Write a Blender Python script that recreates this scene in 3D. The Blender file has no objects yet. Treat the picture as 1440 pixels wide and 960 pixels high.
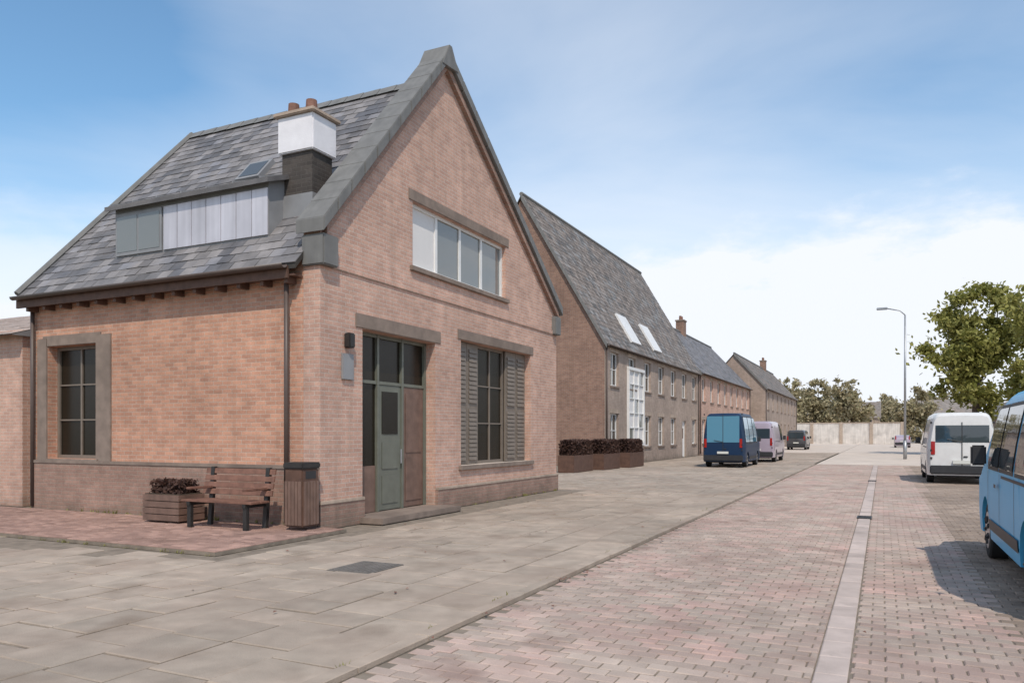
import bpy, bmesh, math, random
from mathutils import Vector, Matrix
import numpy as np
R = random.Random(7)
S = bpy.context.scene
C = S.collection
rad = math.radians

# ------------------------------------------------------------ camera, world, sun
cam = bpy.data.cameras.new('camera'); co = bpy.data.objects.new('camera', cam); C.objects.link(co); S.camera = co
cam.lens = 27; cam.sensor_width = 36; cam.clip_end = 6000; cam.shift_y = 130/1440
co.location = (0, 0, 1.6); co.rotation_euler = (rad(90), 0, 0)
SUN = Vector((.07, -.60, .79)).normalized()
sl = bpy.data.lights.new('sun', 'SUN'); sl.energy = 3.1; sl.angle = rad(.6); sl.color = (1, .91, .80)
so = bpy.data.objects.new('sun', sl); so.rotation_euler = SUN.to_track_quat('Z', 'Y').to_euler(); C.objects.link(so)
S.view_settings.view_transform = 'Standard'; S.view_settings.look = 'None'; S.view_settings.exposure = 0.0
w = bpy.data.worlds.new('World'); S.world = w; w.use_nodes = True
N = w.node_tree.nodes; K = w.node_tree.links
sk = N.new('ShaderNodeTexSky'); sk.sky_type = 'NISHITA'; sk.sun_disc = False
sk.sun_elevation = math.asin(SUN.z); sk.sun_rotation = math.atan2(SUN.x, SUN.y); sk.air_density = 1.0; sk.dust_density = .4; sk.ozone_density = 2.5
def wm(op, a, b=None, clamp=False):
    n = N.new('ShaderNodeMath'); n.operation = op; n.use_clamp = clamp
    for i, x in enumerate((a, b)):
        if x is None: continue
        if isinstance(x, (int, float)): n.inputs[i].default_value = x
        else: K.new(x, n.inputs[i])
    return n.outputs[0]
tc = N.new('ShaderNodeTexCoord'); dirv = tc.outputs['Generated']
sep = N.new('ShaderNodeSeparateXYZ'); K.new(dirv, sep.inputs[0])
z = wm('MAXIMUM', sep.outputs[2], 0.0)
# project the direction onto a cloud layer so streaks converge as real cirrus does
den = wm('ADD', z, .12)
cx = wm('DIVIDE', sep.outputs[0], den); cy = wm('DIVIDE', sep.outputs[1], den)
cmb = N.new('ShaderNodeCombineXYZ'); K.new(cx, cmb.inputs[0]); K.new(cy, cmb.inputs[1])
mp = N.new('ShaderNodeMapping'); mp.inputs['Rotation'].default_value = (0, 0, rad(35)); mp.inputs['Scale'].default_value = (.55, .9, 1); mp.inputs['Location'].default_value = (2.3, .4, 0)
K.new(cmb.outputs[0], mp.inputs[0])
nz = N.new('ShaderNodeTexNoise'); nz.inputs['Scale'].default_value = .9; nz.inputs['Detail'].default_value = 7; nz.inputs['Roughness'].default_value = .52; nz.inputs['Distortion'].default_value = .5
K.new(mp.outputs[0], nz.inputs['Vector'])
def blob(v, a, b):   # a broad bank of cloud around a direction
    v = Vector(v).normalized()
    d = N.new('ShaderNodeVectorMath'); d.operation = 'DOT_PRODUCT'; d.inputs[1].default_value = v; K.new(dirv, d.inputs[0])
    m = N.new('ShaderNodeMapRange'); m.interpolation_type = 'SMOOTHSTEP'; m.inputs[1].default_value = a; m.inputs[2].default_value = b
    K.new(d.outputs['Value'], m.inputs[0]); return m.outputs[0]
low = N.new('ShaderNodeMapRange'); low.inputs[1].default_value = .0; low.inputs[2].default_value = .40; low.inputs[3].default_value = .70; low.inputs[4].default_value = .0
K.new(z, low.inputs[0])
m = wm('ADD', low.outputs[0], wm('MULTIPLY', wm('SUBTRACT', nz.outputs[0], .5), 1.35))
m = wm('ADD', m, wm('MULTIPLY', blob((.6, 1, .04), .98, 1.0), .2))
m = wm('SUBTRACT', m, wm('MULTIPLY', blob((-.85, 1, .52), .94, 1.0), .30))
m = wm('ADD', m, wm('MULTIPLY', blob((.05, 1, .62), .90, 1.0), .22))
m = wm('SUBTRACT', m, wm('MULTIPLY', blob((.75, 1, .62), .88, 1.0), .18))
m = wm('ADD', m, .25, True)
nb_ = N.new('ShaderNodeTexNoise'); nb_.inputs['Scale'].default_value = 5.5; nb_.inputs['Detail'].default_value = 8; nb_.inputs['Roughness'].default_value = .58
mb_ = N.new('ShaderNodeMapping'); mb_.inputs['Scale'].default_value = (1, 1, 2.4); K.new(dirv, mb_.inputs[0]); K.new(mb_.outputs[0], nb_.inputs['Vector'])
zz_ = wm('ADD', z, wm('MULTIPLY', wm('SUBTRACT', nb_.outputs[0], .5), .26))
bk = N.new('ShaderNodeMapRange'); bk.interpolation_type = 'SMOOTHSTEP'; bk.inputs[1].default_value = .262; bk.inputs[2].default_value = .165; K.new(zz_, bk.inputs[0])
m = wm('ADD', m, wm('MULTIPLY', bk.outputs[0], wm('ADD', wm('MULTIPLY', blob((.6, 1, .2), .84, .97), .55), .28)), True)
mx = N.new('ShaderNodeMix'); mx.data_type = 'RGBA'; K.new(m, mx.inputs[0])
boost = N.new('ShaderNodeMix'); boost.data_type = 'RGBA'; boost.blend_type = 'MULTIPLY'; boost.inputs[0].default_value = 1
K.new(sk.outputs[0], boost.inputs[6]); boost.inputs[7].default_value = (1.34, 1.62, 1.60, 1)
K.new(boost.outputs[2], mx.inputs[6]); mx.inputs[7].default_value = (8.1, 8.45, 9.1, 1)
K.new(mx.outputs[2], N['Background'].inputs[0]); N['Background'].inputs[1].default_value = .115

# ------------------------------------------------------------ street frame
A = Vector((-3.2, 12.8)); D = Vector((.434, .9)).normalized(); Nn = Vector((-D.y, D.x)); ROT = math.atan2(D.y, D.x)
def P(u, v, z=0): q = A + D*u + Nn*v; return (q.x, q.y, z)

# ------------------------------------------------------------ materials
def mat(name, col, rough=.8, var=.0, vscale=6, island=.0, bump=0, bscale=40, metallic=0, coat=0, col2=None, stain=0, spec=.4, streak=False, world=False):
    M = bpy.data.materials.new(name); M.use_nodes = True; T = M.node_tree; n = T.nodes; l = T.links
    b = n['Principled BSDF']; b.inputs['Roughness'].default_value = rough; b.inputs['Metallic'].default_value = metallic
    b.inputs['Coat Weight'].default_value = coat; b.inputs['Specular IOR Level'].default_value = spec
    tc = n.new('ShaderNodeTexCoord'); o = tc.outputs['Object']
    if world: o = n.new('ShaderNodeNewGeometry').outputs['Position']
    rgb = n.new('ShaderNodeRGB'); rgb.outputs[0].default_value = (*col, 1); cur = rgb.outputs[0]
    def nse(sc, det=5, vec=None):
        t = n.new('ShaderNodeTexNoise'); t.inputs['Scale'].default_value = sc; t.inputs['Detail'].default_value = det; l.new(vec or o, t.inputs['Vector']); return t.outputs[0]
    def ramp(f, a, b_):
        r = n.new('ShaderNodeMapRange'); r.inputs[1].default_value = a; r.inputs[2].default_value = b_; l.new(f, r.inputs[0]); return r.outputs[0]
    def mixc(f, a, b_, mode='MIX'):
        m = n.new('ShaderNodeMix'); m.data_type = 'RGBA'; m.blend_type = mode
        if isinstance(f, (int, float)): m.inputs[0].default_value = f
        else: l.new(f, m.inputs[0])
        for i, x in ((6, a), (7, b_)):
            if isinstance(x, tuple): m.inputs[i].default_value = (*x, 1)
            else: l.new(x, m.inputs[i])
        return m.outputs[2]
    def scale_val(f, amt):   # multiply colour by 1 +- amt
        r = n.new('ShaderNodeMapRange'); r.inputs[1].default_value = 0; r.inputs[2].default_value = 1; r.inputs[3].default_value = 1-amt; r.inputs[4].default_value = 1+amt
        l.new(f, r.inputs[0]); h = n.new('ShaderNodeHueSaturation'); l.new(r.outputs[0], h.inputs['Value']); l.new(cur, h.inputs['Color']); return h.outputs[0]
    if col2: cur = mixc(ramp(nse(vscale*.35), .38, .62), cur, col2)
    if island:
        g = n.new('ShaderNodeNewGeometry')
        if col2:
            cur = mixc(ramp(g.outputs['Random Per Island'], .35, .75), cur, col2)
        oi = n.new('ShaderNodeObjectInfo')
        ad = n.new('ShaderNodeMath'); ad.operation = 'ADD'; l.new(g.outputs['Random Per Island'], ad.inputs[0]); l.new(oi.outputs['Random'], ad.inputs[1])
        fr = n.new('ShaderNodeMath'); fr.operation = 'FRACT'; l.new(ad.outputs[0], fr.inputs[0])
        cur = scale_val(fr.outputs[0], island)
    if var: cur = scale_val(ramp(nse(vscale, 7), .3, .7), var)
    if stain: cur = mixc(ramp(nse(.9, 8), .5, .75), cur, tuple(c*(1-stain) for c in col))
    if world:   # chewing gum spots, wheel and foot traffic grime
        vo = n.new('ShaderNodeTexVoronoi'); vo.inputs['Scale'].default_value = 2.6; l.new(o, vo.inputs['Vector'])
        r = n.new('ShaderNodeMapRange'); r.inputs[1].default_value = .045; r.inputs[2].default_value = .065; r.inputs[3].default_value = .45; r.inputs[4].default_value = 0; l.new(vo.outputs['Distance'], r.inputs[0])
        cur = mixc(r.outputs[0], cur, tuple(c*.35 for c in col))
        big = nse(.28, 9); cur = scale_val(ramp(big, .35, .65), .13)
        cur = mixc(ramp(nse(1.3, 10), .56, .74), cur, tuple(c*k for c, k in zip(col, (.62, .62, .60))))
    if streak:
        mpn = n.new('ShaderNodeMapping'); mpn.inputs['Scale'].default_value = (6, 6, .35); l.new(o, mpn.inputs[0])
        cur = scale_val(ramp(nse(1, 5, mpn.outputs[0]), .3, .7), .12)
    l.new(cur, b.inputs['Base Color'])
    if bump:
        bp = n.new('ShaderNodeBump'); bp.inputs['Strength'].default_value = bump; bp.inputs['Distance'].default_value = .01; l.new(nse(bscale), bp.inputs['Height']); l.new(bp.outputs[0], b.inputs['Normal'])
    return M

def brick_mat(name, c1, c2, mortar, bw=.225, bh=.075, rough=.85, grime=.35):
    M = bpy.data.materials.new(name); M.use_nodes = True; T = M.node_tree; n = T.nodes; l = T.links; b = n['Principled BSDF']; b.inputs['Roughness'].default_value = rough; b.inputs['Specular IOR Level'].default_value = .25
    tc = n.new('ShaderNodeTexCoord'); s = n.new('ShaderNodeSeparateXYZ'); l.new(tc.outputs['Object'], s.inputs[0])
    a = n.new('ShaderNodeMath'); a.operation = 'ADD'; l.new(s.outputs[0], a.inputs[0]); l.new(s.outputs[1], a.inputs[1])
    c = n.new('ShaderNodeCombineXYZ'); l.new(a.outputs[0], c.inputs[0]); l.new(s.outputs[2], c.inputs[1])
    t = n.new('ShaderNodeTexBrick'); l.new(c.outputs[0], t.inputs['Vector']); t.inputs['Scale'].default_value = 1; t.inputs['Brick Width'].default_value = bw; t.inputs['Row Height'].default_value = bh
    t.inputs['Mortar Size'].default_value = .0065; t.inputs['Mortar Smooth'].default_value = .3; t.inputs['Color1'].default_value = (*c1, 1); t.inputs['Color2'].default_value = (*c2, 1); t.inputs['Mortar'].default_value = (*mortar, 1)
    def nse(sc, det, vec=None):
        x = n.new('ShaderNodeTexNoise'); x.inputs['Scale'].default_value = sc; x.inputs['Detail'].default_value = det; l.new(vec or tc.outputs['Object'], x.inputs['Vector']); return x.outputs[0]
    cur = t.outputs[0]
    for sc, amt in ((.55, .16), (3.5, .12), (28, .10)):
        r = n.new('ShaderNodeMapRange'); r.inputs[1].default_value = .3; r.inputs[2].default_value = .7; r.inputs[3].default_value = 1-amt; r.inputs[4].default_value = 1+amt; l.new(nse(sc, 6), r.inputs[0])
        h = n.new('ShaderNodeHueSaturation'); l.new(r.outputs[0], h.inputs['Value']); l.new(cur, h.inputs['Color']); cur = h.outputs[0]
    # rain streaks and splash dirt with ragged edges
    mpn = n.new('ShaderNodeMapping'); mpn.inputs['Scale'].default_value = (4, 4, .3); l.new(tc.outputs['Object'], mpn.inputs[0])
    r = n.new('ShaderNodeMapRange'); r.inputs[1].default_value = .52; r.inputs[2].default_value = .78; r.inputs[4].default_value = grime; l.new(nse(1, 6, mpn.outputs[0]), r.inputs[0])
    mx = n.new('ShaderNodeMix'); mx.data_type = 'RGBA'; l.new(r.outputs[0], mx.inputs[0]); l.new(cur, mx.inputs[6]); mx.inputs[7].default_value = (c1[0]*.5, c1[1]*.55, c1[2]*.55, 1); cur = mx.outputs[2]
    hz = n.new('ShaderNodeMath'); hz.operation = 'MULTIPLY_ADD'; hz.inputs[1].default_value = .9; l.new(nse(2.5, 6), hz.inputs[0]); hz.inputs[2].default_value = -.25
    df = n.new('ShaderNodeMath'); df.operation = 'SUBTRACT'; l.new(hz.outputs[0], df.inputs[0]); l.new(s.outputs[2], df.inputs[1])
    r2 = n.new('ShaderNodeMapRange'); r2.inputs[1].default_value = -.12; r2.inputs[2].default_value = .3; r2.inputs[4].default_value = .6; l.new(df.outputs[0], r2.inputs[0])
    mx2 = n.new('ShaderNodeMix'); mx2.data_type = 'RGBA'; l.new(r2.outputs[0], mx2.inputs[0]); l.new(cur, mx2.inputs[6]); mx2.inputs[7].default_value = (.14, .115, .085, 1)
    l.new(mx2.outputs[2], b.inputs['Base Color'])
    bp = n.new('ShaderNodeBump'); bp.inputs['Distance'].default_value = .008; bp.inputs['Strength'].default_value = .7; bp.invert = True; l.new(t.outputs['Fac'], bp.inputs['Height'])
    bp2 = n.new('ShaderNodeBump'); bp2.inputs['Distance'].default_value = .004; bp2.inputs['Strength'].default_value = .6; l.new(nse(60, 4), bp2.inputs['Height']); l.new(bp.outputs[0], bp2.inputs['Normal']); l.new(bp2.outputs[0], b.inputs['Normal'])
    return M

def glass_mat(name, col=(.03, .035, .035), rough=.04):
    M = bpy.data.materials.new(name); M.use_nodes = True; n = M.node_tree.nodes; l = M.node_tree.links; b = n['Principled BSDF']
    b.inputs['Base Color'].default_value = (*col, 1); b.inputs['Roughness'].default_value = rough; b.inputs['Specular IOR Level'].default_value = .8; b.inputs['Coat Weight'].default_value = .3; b.inputs['Coat Roughness'].default_value = .02
    t = n.new('ShaderNodeTexNoise'); t.inputs['Scale'].default_value = 2.2; tc = n.new('ShaderNodeTexCoord'); l.new(tc.outputs['Object'], t.inputs['Vector'])
    bp = n.new('ShaderNodeBump'); bp.inputs['Strength'].default_value = .12; bp.inputs['Distance'].default_value = .02; l.new(t.outputs[0], bp.inputs['Height']); l.new(bp.outputs[0], b.inputs['Normal'])
    return M

M = {}
M['brick'] = brick_mat('orange_pink_brick', (.57, .305, .205), (.43, .225, .155), (.52, .42, .33))
M['brick_face'] = brick_mat('gable_brick', (.58, .36, .275), (.48, .29, .225), (.57, .485, .41))  # colour raised above the side wall brick, in place of more light on the gable
M['brick_dark'] = brick_mat('plinth_brick', (.36, .225, .175), (.30, .185, .145), (.33, .27, .22), grime=.5)
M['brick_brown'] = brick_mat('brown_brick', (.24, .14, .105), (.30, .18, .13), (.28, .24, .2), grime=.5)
M['brick_grey'] = brick_mat('buff_grey_brick', (.40, .30, .245), (.34, .26, .21), (.4, .35, .3))
M['slate'] = mat('grey_slate', (.150, .148, .160), .62, var=.22, vscale=3, island=.38, bump=.4, bscale=50, col2=(.19, .175, .17), spec=.5)
M['slate_brown'] = mat('weathered_slate', (.17, .165, .16), .7, var=.25, vscale=2, island=.35, bump=.4, bscale=50, col2=(.2, .165, .14))
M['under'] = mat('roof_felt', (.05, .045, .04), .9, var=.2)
M['lead'] = mat('lead_sheet', (.25, .25, .255), .5, var=.15, vscale=2, bump=.2, bscale=8)
M['barge'] = mat('grey_painted_board', (.17, .165, .155), .6, var=.12, vscale=4, bump=.2, streak=True)
M['soffit'] = mat('dark_brown_timber', (.115, .062, .043), .65, var=.25, vscale=6, bump=.3)
M['zinc'] = mat('pale_zinc', (.56, .54, .575), .42, var=.10, vscale=1.5, island=.07, metallic=.25, bump=.1, bscale=4, streak=True)
M['stone'] = mat('buff_sandstone', (.42, .33, .26), .85, var=.14, vscale=5, bump=.5, bscale=60, stain=.3, streak=True)
M['stone_brown'] = mat('brown_stone', (.24, .185, .15), .85, var=.18, vscale=5, bump=.5, bscale=60, stain=.3)
M['white'] = mat('white_paint', (.74, .73, .71), .45, var=.05, vscale=5, stain=.12, bump=.1)
M['render_w'] = mat('white_render', (.78, .76, .78), .8, var=.06, vscale=3, stain=.15, bump=.3)
M['buff_render'] = mat('weathered_buff_render', (.62, .57, .52), .85, var=.12, vscale=1.2, stain=.3, bump=.3, streak=True)
M['sage'] = mat('sage_green_paint', (.15, .155, .125), .4, var=.1, vscale=5, bump=.1)
M['brownpaint'] = mat('brown_stained_timber', (.17, .105, .08), .5, var=.2, vscale=5, bump=.25, streak=True)
M['taupe'] = mat('taupe_paint', (.19, .155, .125), .5, var=.1, vscale=5, bump=.1)
M['glass'] = glass_mat('dark_window_glass')
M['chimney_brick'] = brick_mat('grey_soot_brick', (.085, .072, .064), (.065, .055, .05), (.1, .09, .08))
M['glass_low'] = glass_mat('dim_window_glass', (.018, .014, .009), .25); M['glass_low'].node_tree.nodes['Principled BSDF'].inputs['Specular IOR Level'].default_value = .25; M['glass_low'].node_tree.nodes['Principled BSDF'].inputs['Coat Weight'].default_value = 0
M['carglass_sky'] = glass_mat('car_glass_painted_sky', (.10, .26, .36), .06)  # blue base paints the sky's reflection into the navy van's windows
M['glass_sky'] = glass_mat('window_glass_painted_sky', (.17, .18, .175), .05)  # grey base paints in part of the sky reflection on the panes
M['blind'] = mat('white_blind', (.70, .68, .66), .85, var=.03, vscale=2)
M['iron'] = mat('dark_cast_iron', (.045, .042, .04), .5, var=.2, bump=.3, metallic=.4)
M['blackplastic'] = mat('black_plastic', (.03, .03, .032), .5, var=.15)
M['worn_iron'] = mat('worn_dusty_iron', (.15, .135, .12), .7, var=.2, bump=.3)
M['rubber'] = mat('tyre_rubber', (.022, .022, .022), .85, var=.2, bump=.3)
M['alloy'] = mat('alloy_wheel', (.45, .45, .46), .35, metallic=.8, var=.1)
M['benchwood'] = mat('weathered_red_brown_timber', (.20, .10, .07), .7, var=.25, vscale=8, bump=.4, streak=True)
M['soil'] = mat('soil', (.07, .05, .035), .95, var=.3, bump=1, bscale=20)
M['slab'] = mat('grey_beige_slab', (.395, .305, .24), .95, var=.14, vscale=3.5, island=.09, bump=.5, bscale=70, col2=(.36, .295, .235), stain=.22, world=True)
M['sett'] = mat('pink_granite_sett', (.43, .295, .25), .92, var=.12, vscale=3, island=.15, bump=.6, bscale=70, col2=(.40, .32, .265), stain=.15, world=True)
M['sett_brown'] = mat('brown_sett', (.30, .23, .18), .95, var=.14, vscale=3, island=.18, bump=.6, bscale=70, stain=.2, world=True)
M['redpave'] = mat('red_brick_paver', (.32, .20, .16), .85, var=.14, vscale=4, island=.22, bump=.5, bscale=70, stain=.25, world=True)
M['channel'] = mat('pale_granite', (.47, .385, .34), .9, var=.1, vscale=4, island=.10, bump=.4, bscale=70, world=True)
M['joint'] = mat('jointing_sand', (.22, .18, .14), .95, var=.25, vscale=5, bump=.6, bscale=60)
M['asphalt'] = mat('pale_worn_road', (.58, .49, .41), .95, var=.12, vscale=.6, bump=.5, bscale=60, stain=.12)
M['grass'] = mat('rough_grass_ground', (.12, .12, .06), .95, var=.3, vscale=.3)
M['bark'] = mat('grey_brown_bark', (.13, .10, .075), .95, var=.3, vscale=8, bump=1, bscale=14)
M['pipe'] = mat('dark_brown_pipe', (.09, .065, .055), .45, var=.1)
M['bluepaint'] = mat('bright_blue_van_paint', (.08, .42, .70), .45, var=.05, vscale=1.5, coat=.12, spec=.3)
M['navypaint'] = mat('navy_blue_van_paint', (.008, .028, .07), .5, var=.04, coat=.1, spec=.25)
M['whitepaint'] = mat('white_van_paint', (.66, .65, .63), .35, var=.04, coat=.6, stain=.12)
M['silverpaint'] = mat('silver_car_paint', (.46, .38, .44), .3, var=.04, coat=.6, metallic=.3)
M['greypaint'] = mat('dark_grey_car_paint', (.06, .06, .065), .3, var=.04, coat=.6)
M['carglass'] = glass_mat('car_glass', (.035, .05, .06), .03)
M['lamp_red'] = mat('red_lens', (.35, .02, .015), .15, coat=.6)
M['lamp_clear'] = mat('clear_lens', (.55, .55, .55), .12, coat=.8)
M['plate'] = mat('plate_white', (.6, .6, .55), .4)
M['steel'] = mat('galvanised_steel', (.36, .37, .38), .45, metallic=.6, var=.1, streak=True)

def leaf_mat(name, c1, c2):
    Mt = bpy.data.materials.new(name); Mt.use_nodes = True; n = Mt.node_tree.nodes; l = Mt.node_tree.links; b = n['Principled BSDF']; b.inputs['Roughness'].default_value = .6; b.inputs['Specular IOR Level'].default_value = .25
    g = n.new('ShaderNodeNewGeometry'); tc = n.new('ShaderNodeTexCoord'); t = n.new('ShaderNodeTexNoise'); t.inputs['Scale'].default_value = .6; l.new(tc.outputs['Object'], t.inputs['Vector'])
    a = n.new('ShaderNodeMath'); a.operation = 'ADD'; l.new(g.outputs['Random Per Island'], a.inputs[0]); l.new(t.outputs[0], a.inputs[1])
    r = n.new('ShaderNodeMapRange'); r.inputs[1].default_value = .5; r.inputs[2].default_value = 1.3; l.new(a.outputs[0], r.inputs[0])
    m = n.new('ShaderNodeMix'); m.data_type = 'RGBA'; l.new(r.outputs[0], m.inputs[0]); m.inputs[6].default_value = (*c1, 1); m.inputs[7].default_value = (*c2, 1); l.new(m.outputs[2], b.inputs['Base Color'])
    tr = n.new('ShaderNodeBsdfTranslucent'); l.new(m.outputs[2], tr.inputs[0]); ms = n.new('ShaderNodeMixShader'); ms.inputs[0].default_value = .35; l.new(b.outputs[0], ms.inputs[1]); l.new(tr.outputs[0], ms.inputs[2]); l.new(ms.outputs[0], n['Material Output'].inputs[0])
    return Mt
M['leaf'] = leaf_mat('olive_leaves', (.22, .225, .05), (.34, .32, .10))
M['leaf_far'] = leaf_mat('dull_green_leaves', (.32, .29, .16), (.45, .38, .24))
M['leaf_dark'] = leaf_mat('dark_shrub_leaves', (.06, .035, .03), (.11, .06, .045))

# ------------------------------------------------------------ object helpers
def tag(o, label=None, cat=None, group=None, kind=None):
    if label: o['label'] = label
    if cat: o['category'] = cat
    if group: o['group'] = group
    if kind: o['kind'] = kind
    return o
def empty(name, loc, rz=ROT, **k):
    o = bpy.data.objects.new(name, None); C.objects.link(o); o.location = loc; o.rotation_euler = (0, 0, rz); o.empty_display_size = .3
    return tag(o, **k)
def link(name, me, m, parent=None, loc=None, rz=None):
    if m and not me.materials: me.materials.append(m)
    o = bpy.data.objects.new(name, me); C.objects.link(o)
    if parent: o.parent = parent
    if loc is not None: o.location = loc
    if rz is not None: o.rotation_euler = (0, 0, rz)
    return o
class MB:
    def __init__(s): s.v = []; s.f = []
    def add(s, vs, fs):
        k = len(s.v); s.v += [tuple(x) for x in vs]; s.f += [tuple(i+k for i in f) for f in fs]; return s
    def box(s, a, b):
        (x0, y0, z0), (x1, y1, z1) = a, b
        return s.add([(x0,y0,z0),(x1,y0,z0),(x1,y1,z0),(x0,y1,z0),(x0,y0,z1),(x1,y0,z1),(x1,y1,z1),(x0,y1,z1)],
                     [(0,3,2,1),(4,5,6,7),(0,1,5,4),(1,2,6,5),(2,3,7,6),(3,0,4,7)])
    def obox(s, o, ax, ay, az):   # origin corner and three edge vectors
        o, ax, ay, az = map(Vector, (o, ax, ay, az)); v = [o, o+ax, o+ax+ay, o+ay]; v += [p+az for p in v]
        return s.add(v, [(0,3,2,1),(4,5,6,7),(0,1,5,4),(1,2,6,5),(2,3,7,6),(3,0,4,7)])
    def tube(s, pts, r, n=8, caps=True):
        pts = [Vector(p) for p in pts]; rs = r if isinstance(r, (list, tuple)) else [r]*len(pts); k = len(s.v)
        for i, p in enumerate(pts):
            t = (pts[min(i+1, len(pts)-1)]-pts[max(i-1, 0)]).normalized(); up = Vector((0, 0, 1)) if abs(t.z) < .9 else Vector((1, 0, 0)); a = t.cross(up).normalized(); b = t.cross(a)
            for j in range(n):
                q = 2*math.pi*j/n; s.v.append(tuple(p+(a*math.cos(q)+b*math.sin(q))*rs[i]))
        for i in range(len(pts)-1):
            for j in range(n): s.f.append((k+i*n+j, k+i*n+(j+1) % n, k+(i+1)*n+(j+1) % n, k+(i+1)*n+j))
        if caps: s.f.append(tuple(k+j for j in range(n))[::-1]); s.f.append(tuple(k+(len(pts)-1)*n+j for j in range(n)))
        return s
    def build(s, name, m, parent=None, bevel=0, smooth=False, **k):
        me = bpy.data.meshes.new(name); me.from_pydata(s.v, [], s.f)
        bm = bmesh.new(); bm.from_mesh(me); bmesh.ops.recalc_face_normals(bm, faces=bm.faces)
        if bevel: bmesh.ops.bevel(bm, geom=bm.edges[:], offset=bevel, segments=2, affect='EDGES', clamp_overlap=True)
        bm.to_mesh(me); bm.free()
        if smooth: me.shade_smooth()
        return link(name, me, m, parent, **k)

def wall(name, W, H, opens, m, parent, thick=.35, gable=None, loc=(0, 0, 0), rz=0, apex=None):
    """wall in the local x-z plane, facing -y, openings are real holes; gable=(apex height)"""
    top = gable or H
    xs = sorted({0, W} | {o[0] for o in opens} | {o[1] for o in opens}); zs = sorted({0, H, top} | {o[2] for o in opens} | {o[3] for o in opens})
    bm = bmesh.new(); vd = {}
    def vt(x, zz):
        if (x, zz) not in vd: vd[(x, zz)] = bm.verts.new((x, 0, zz))
        return vd[(x, zz)]
    for i in range(len(xs)-1):
        for j in range(len(zs)-1):
            cx_, cz = (xs[i]+xs[i+1])/2, (zs[j]+zs[j+1])/2
            if any(o[0] < cx_ < o[1] and o[2] < cz < o[3] for o in opens): continue
            bm.faces.new((vt(xs[i], zs[j]), vt(xs[i+1], zs[j]), vt(xs[i+1], zs[j+1]), vt(xs[i], zs[j+1])))
    if gable:
        for sx in (0, W):
            ap_ = apex or W/2; nrm = Vector((-(gable-H), 0, ap_)) if sx == 0 else Vector(((gable-H), 0, W-ap_))
            bmesh.ops.bisect_plane(bm, geom=bm.verts[:]+bm.edges[:]+bm.faces[:], plane_co=(sx, 0, H), plane_no=nrm, clear_outer=True, clear_inner=False)
    r = bmesh.ops.extrude_face_region(bm, geom=bm.faces[:]); bmesh.ops.translate(bm, verts=[g for g in r['geom'] if isinstance(g, bmesh.types.BMVert)], vec=(0, thick, 0))
    bmesh.ops.recalc_face_normals(bm, faces=bm.faces)
    me = bpy.data.meshes.new(name); bm.to_mesh(me); bm.free()
    return link(name, me, m, parent, loc, rz)

def window(parent, x0, x1, z0, z1, cols=2, rows=2, depth=.14, frame=None, glass=None, sill=True, lintel='stone', loc=(0, 0, 0), rz=0, bar=.05, blind=(), label=None):
    """thing's part 'window' (frame and bars) with sub-parts pane, sill, lintel; local x-z plane facing -y"""
    frame = frame or M['white']; glass = glass or M['glass']
    w_ = MB(); f = .07
    w_.box((x0, depth, z0), (x0+f, depth+.07, z1)); w_.box((x1-f, depth, z0), (x1, depth+.07, z1)); w_.box((x0+f, depth, z0), (x1-f, depth+.07, z0+f)); w_.box((x0+f, depth, z1-f), (x1-f, depth+.07, z1))
    iw = (x1-x0-2*f); ih = (z1-z0-2*f)
    for i in range(1, cols): x = x0+f+iw*i/cols; w_.box((x-bar/2, depth+.01, z0+f), (x+bar/2, depth+.06, z1-f))
    for j in range(1, rows):
        zz = z0+f+ih*j/rows
        for i in range(cols): a = x0+f+iw*i/cols+(bar/2 if i else 0); b = x0+f+iw*(i+1)/cols-(bar/2 if i < cols-1 else 0); w_.box((a, depth+.012, zz-bar*.3), (b, depth+.055, zz+bar*.3))
    o = w_.build('window', frame, parent, loc=loc, rz=rz)
    if label: o['label'] = label
    for i in range(cols):
        for j in range(rows):
            a = x0+f+iw*i/cols; b = x0+f+iw*(i+1)/cols; c = z0+f+ih*j/rows; d = z0+f+ih*(j+1)/rows; tl = R.uniform(-.004, .004)
            p = MB().add([(a+.002, depth+.04+tl, c), (b-.002, depth+.04-tl, c), (b-.002, depth+.04-tl, d), (a+.002, depth+.04+tl, d)], [(0, 1, 2, 3)]).build('pane', M['blind'] if i in blind else glass, o)
    if sill: MB().box((x0-.1, -.07, z0-.1), (x1+.1, depth+.02, z0-.003)).build('sill', M['stone_brown'], o, bevel=.008)
    if lintel: MB().box((x0-.15, -.02, z1+.003), (x1+.15, .12, z1+.22)).build('lintel', M[lintel], o, bevel=.008)
    return o

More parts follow.
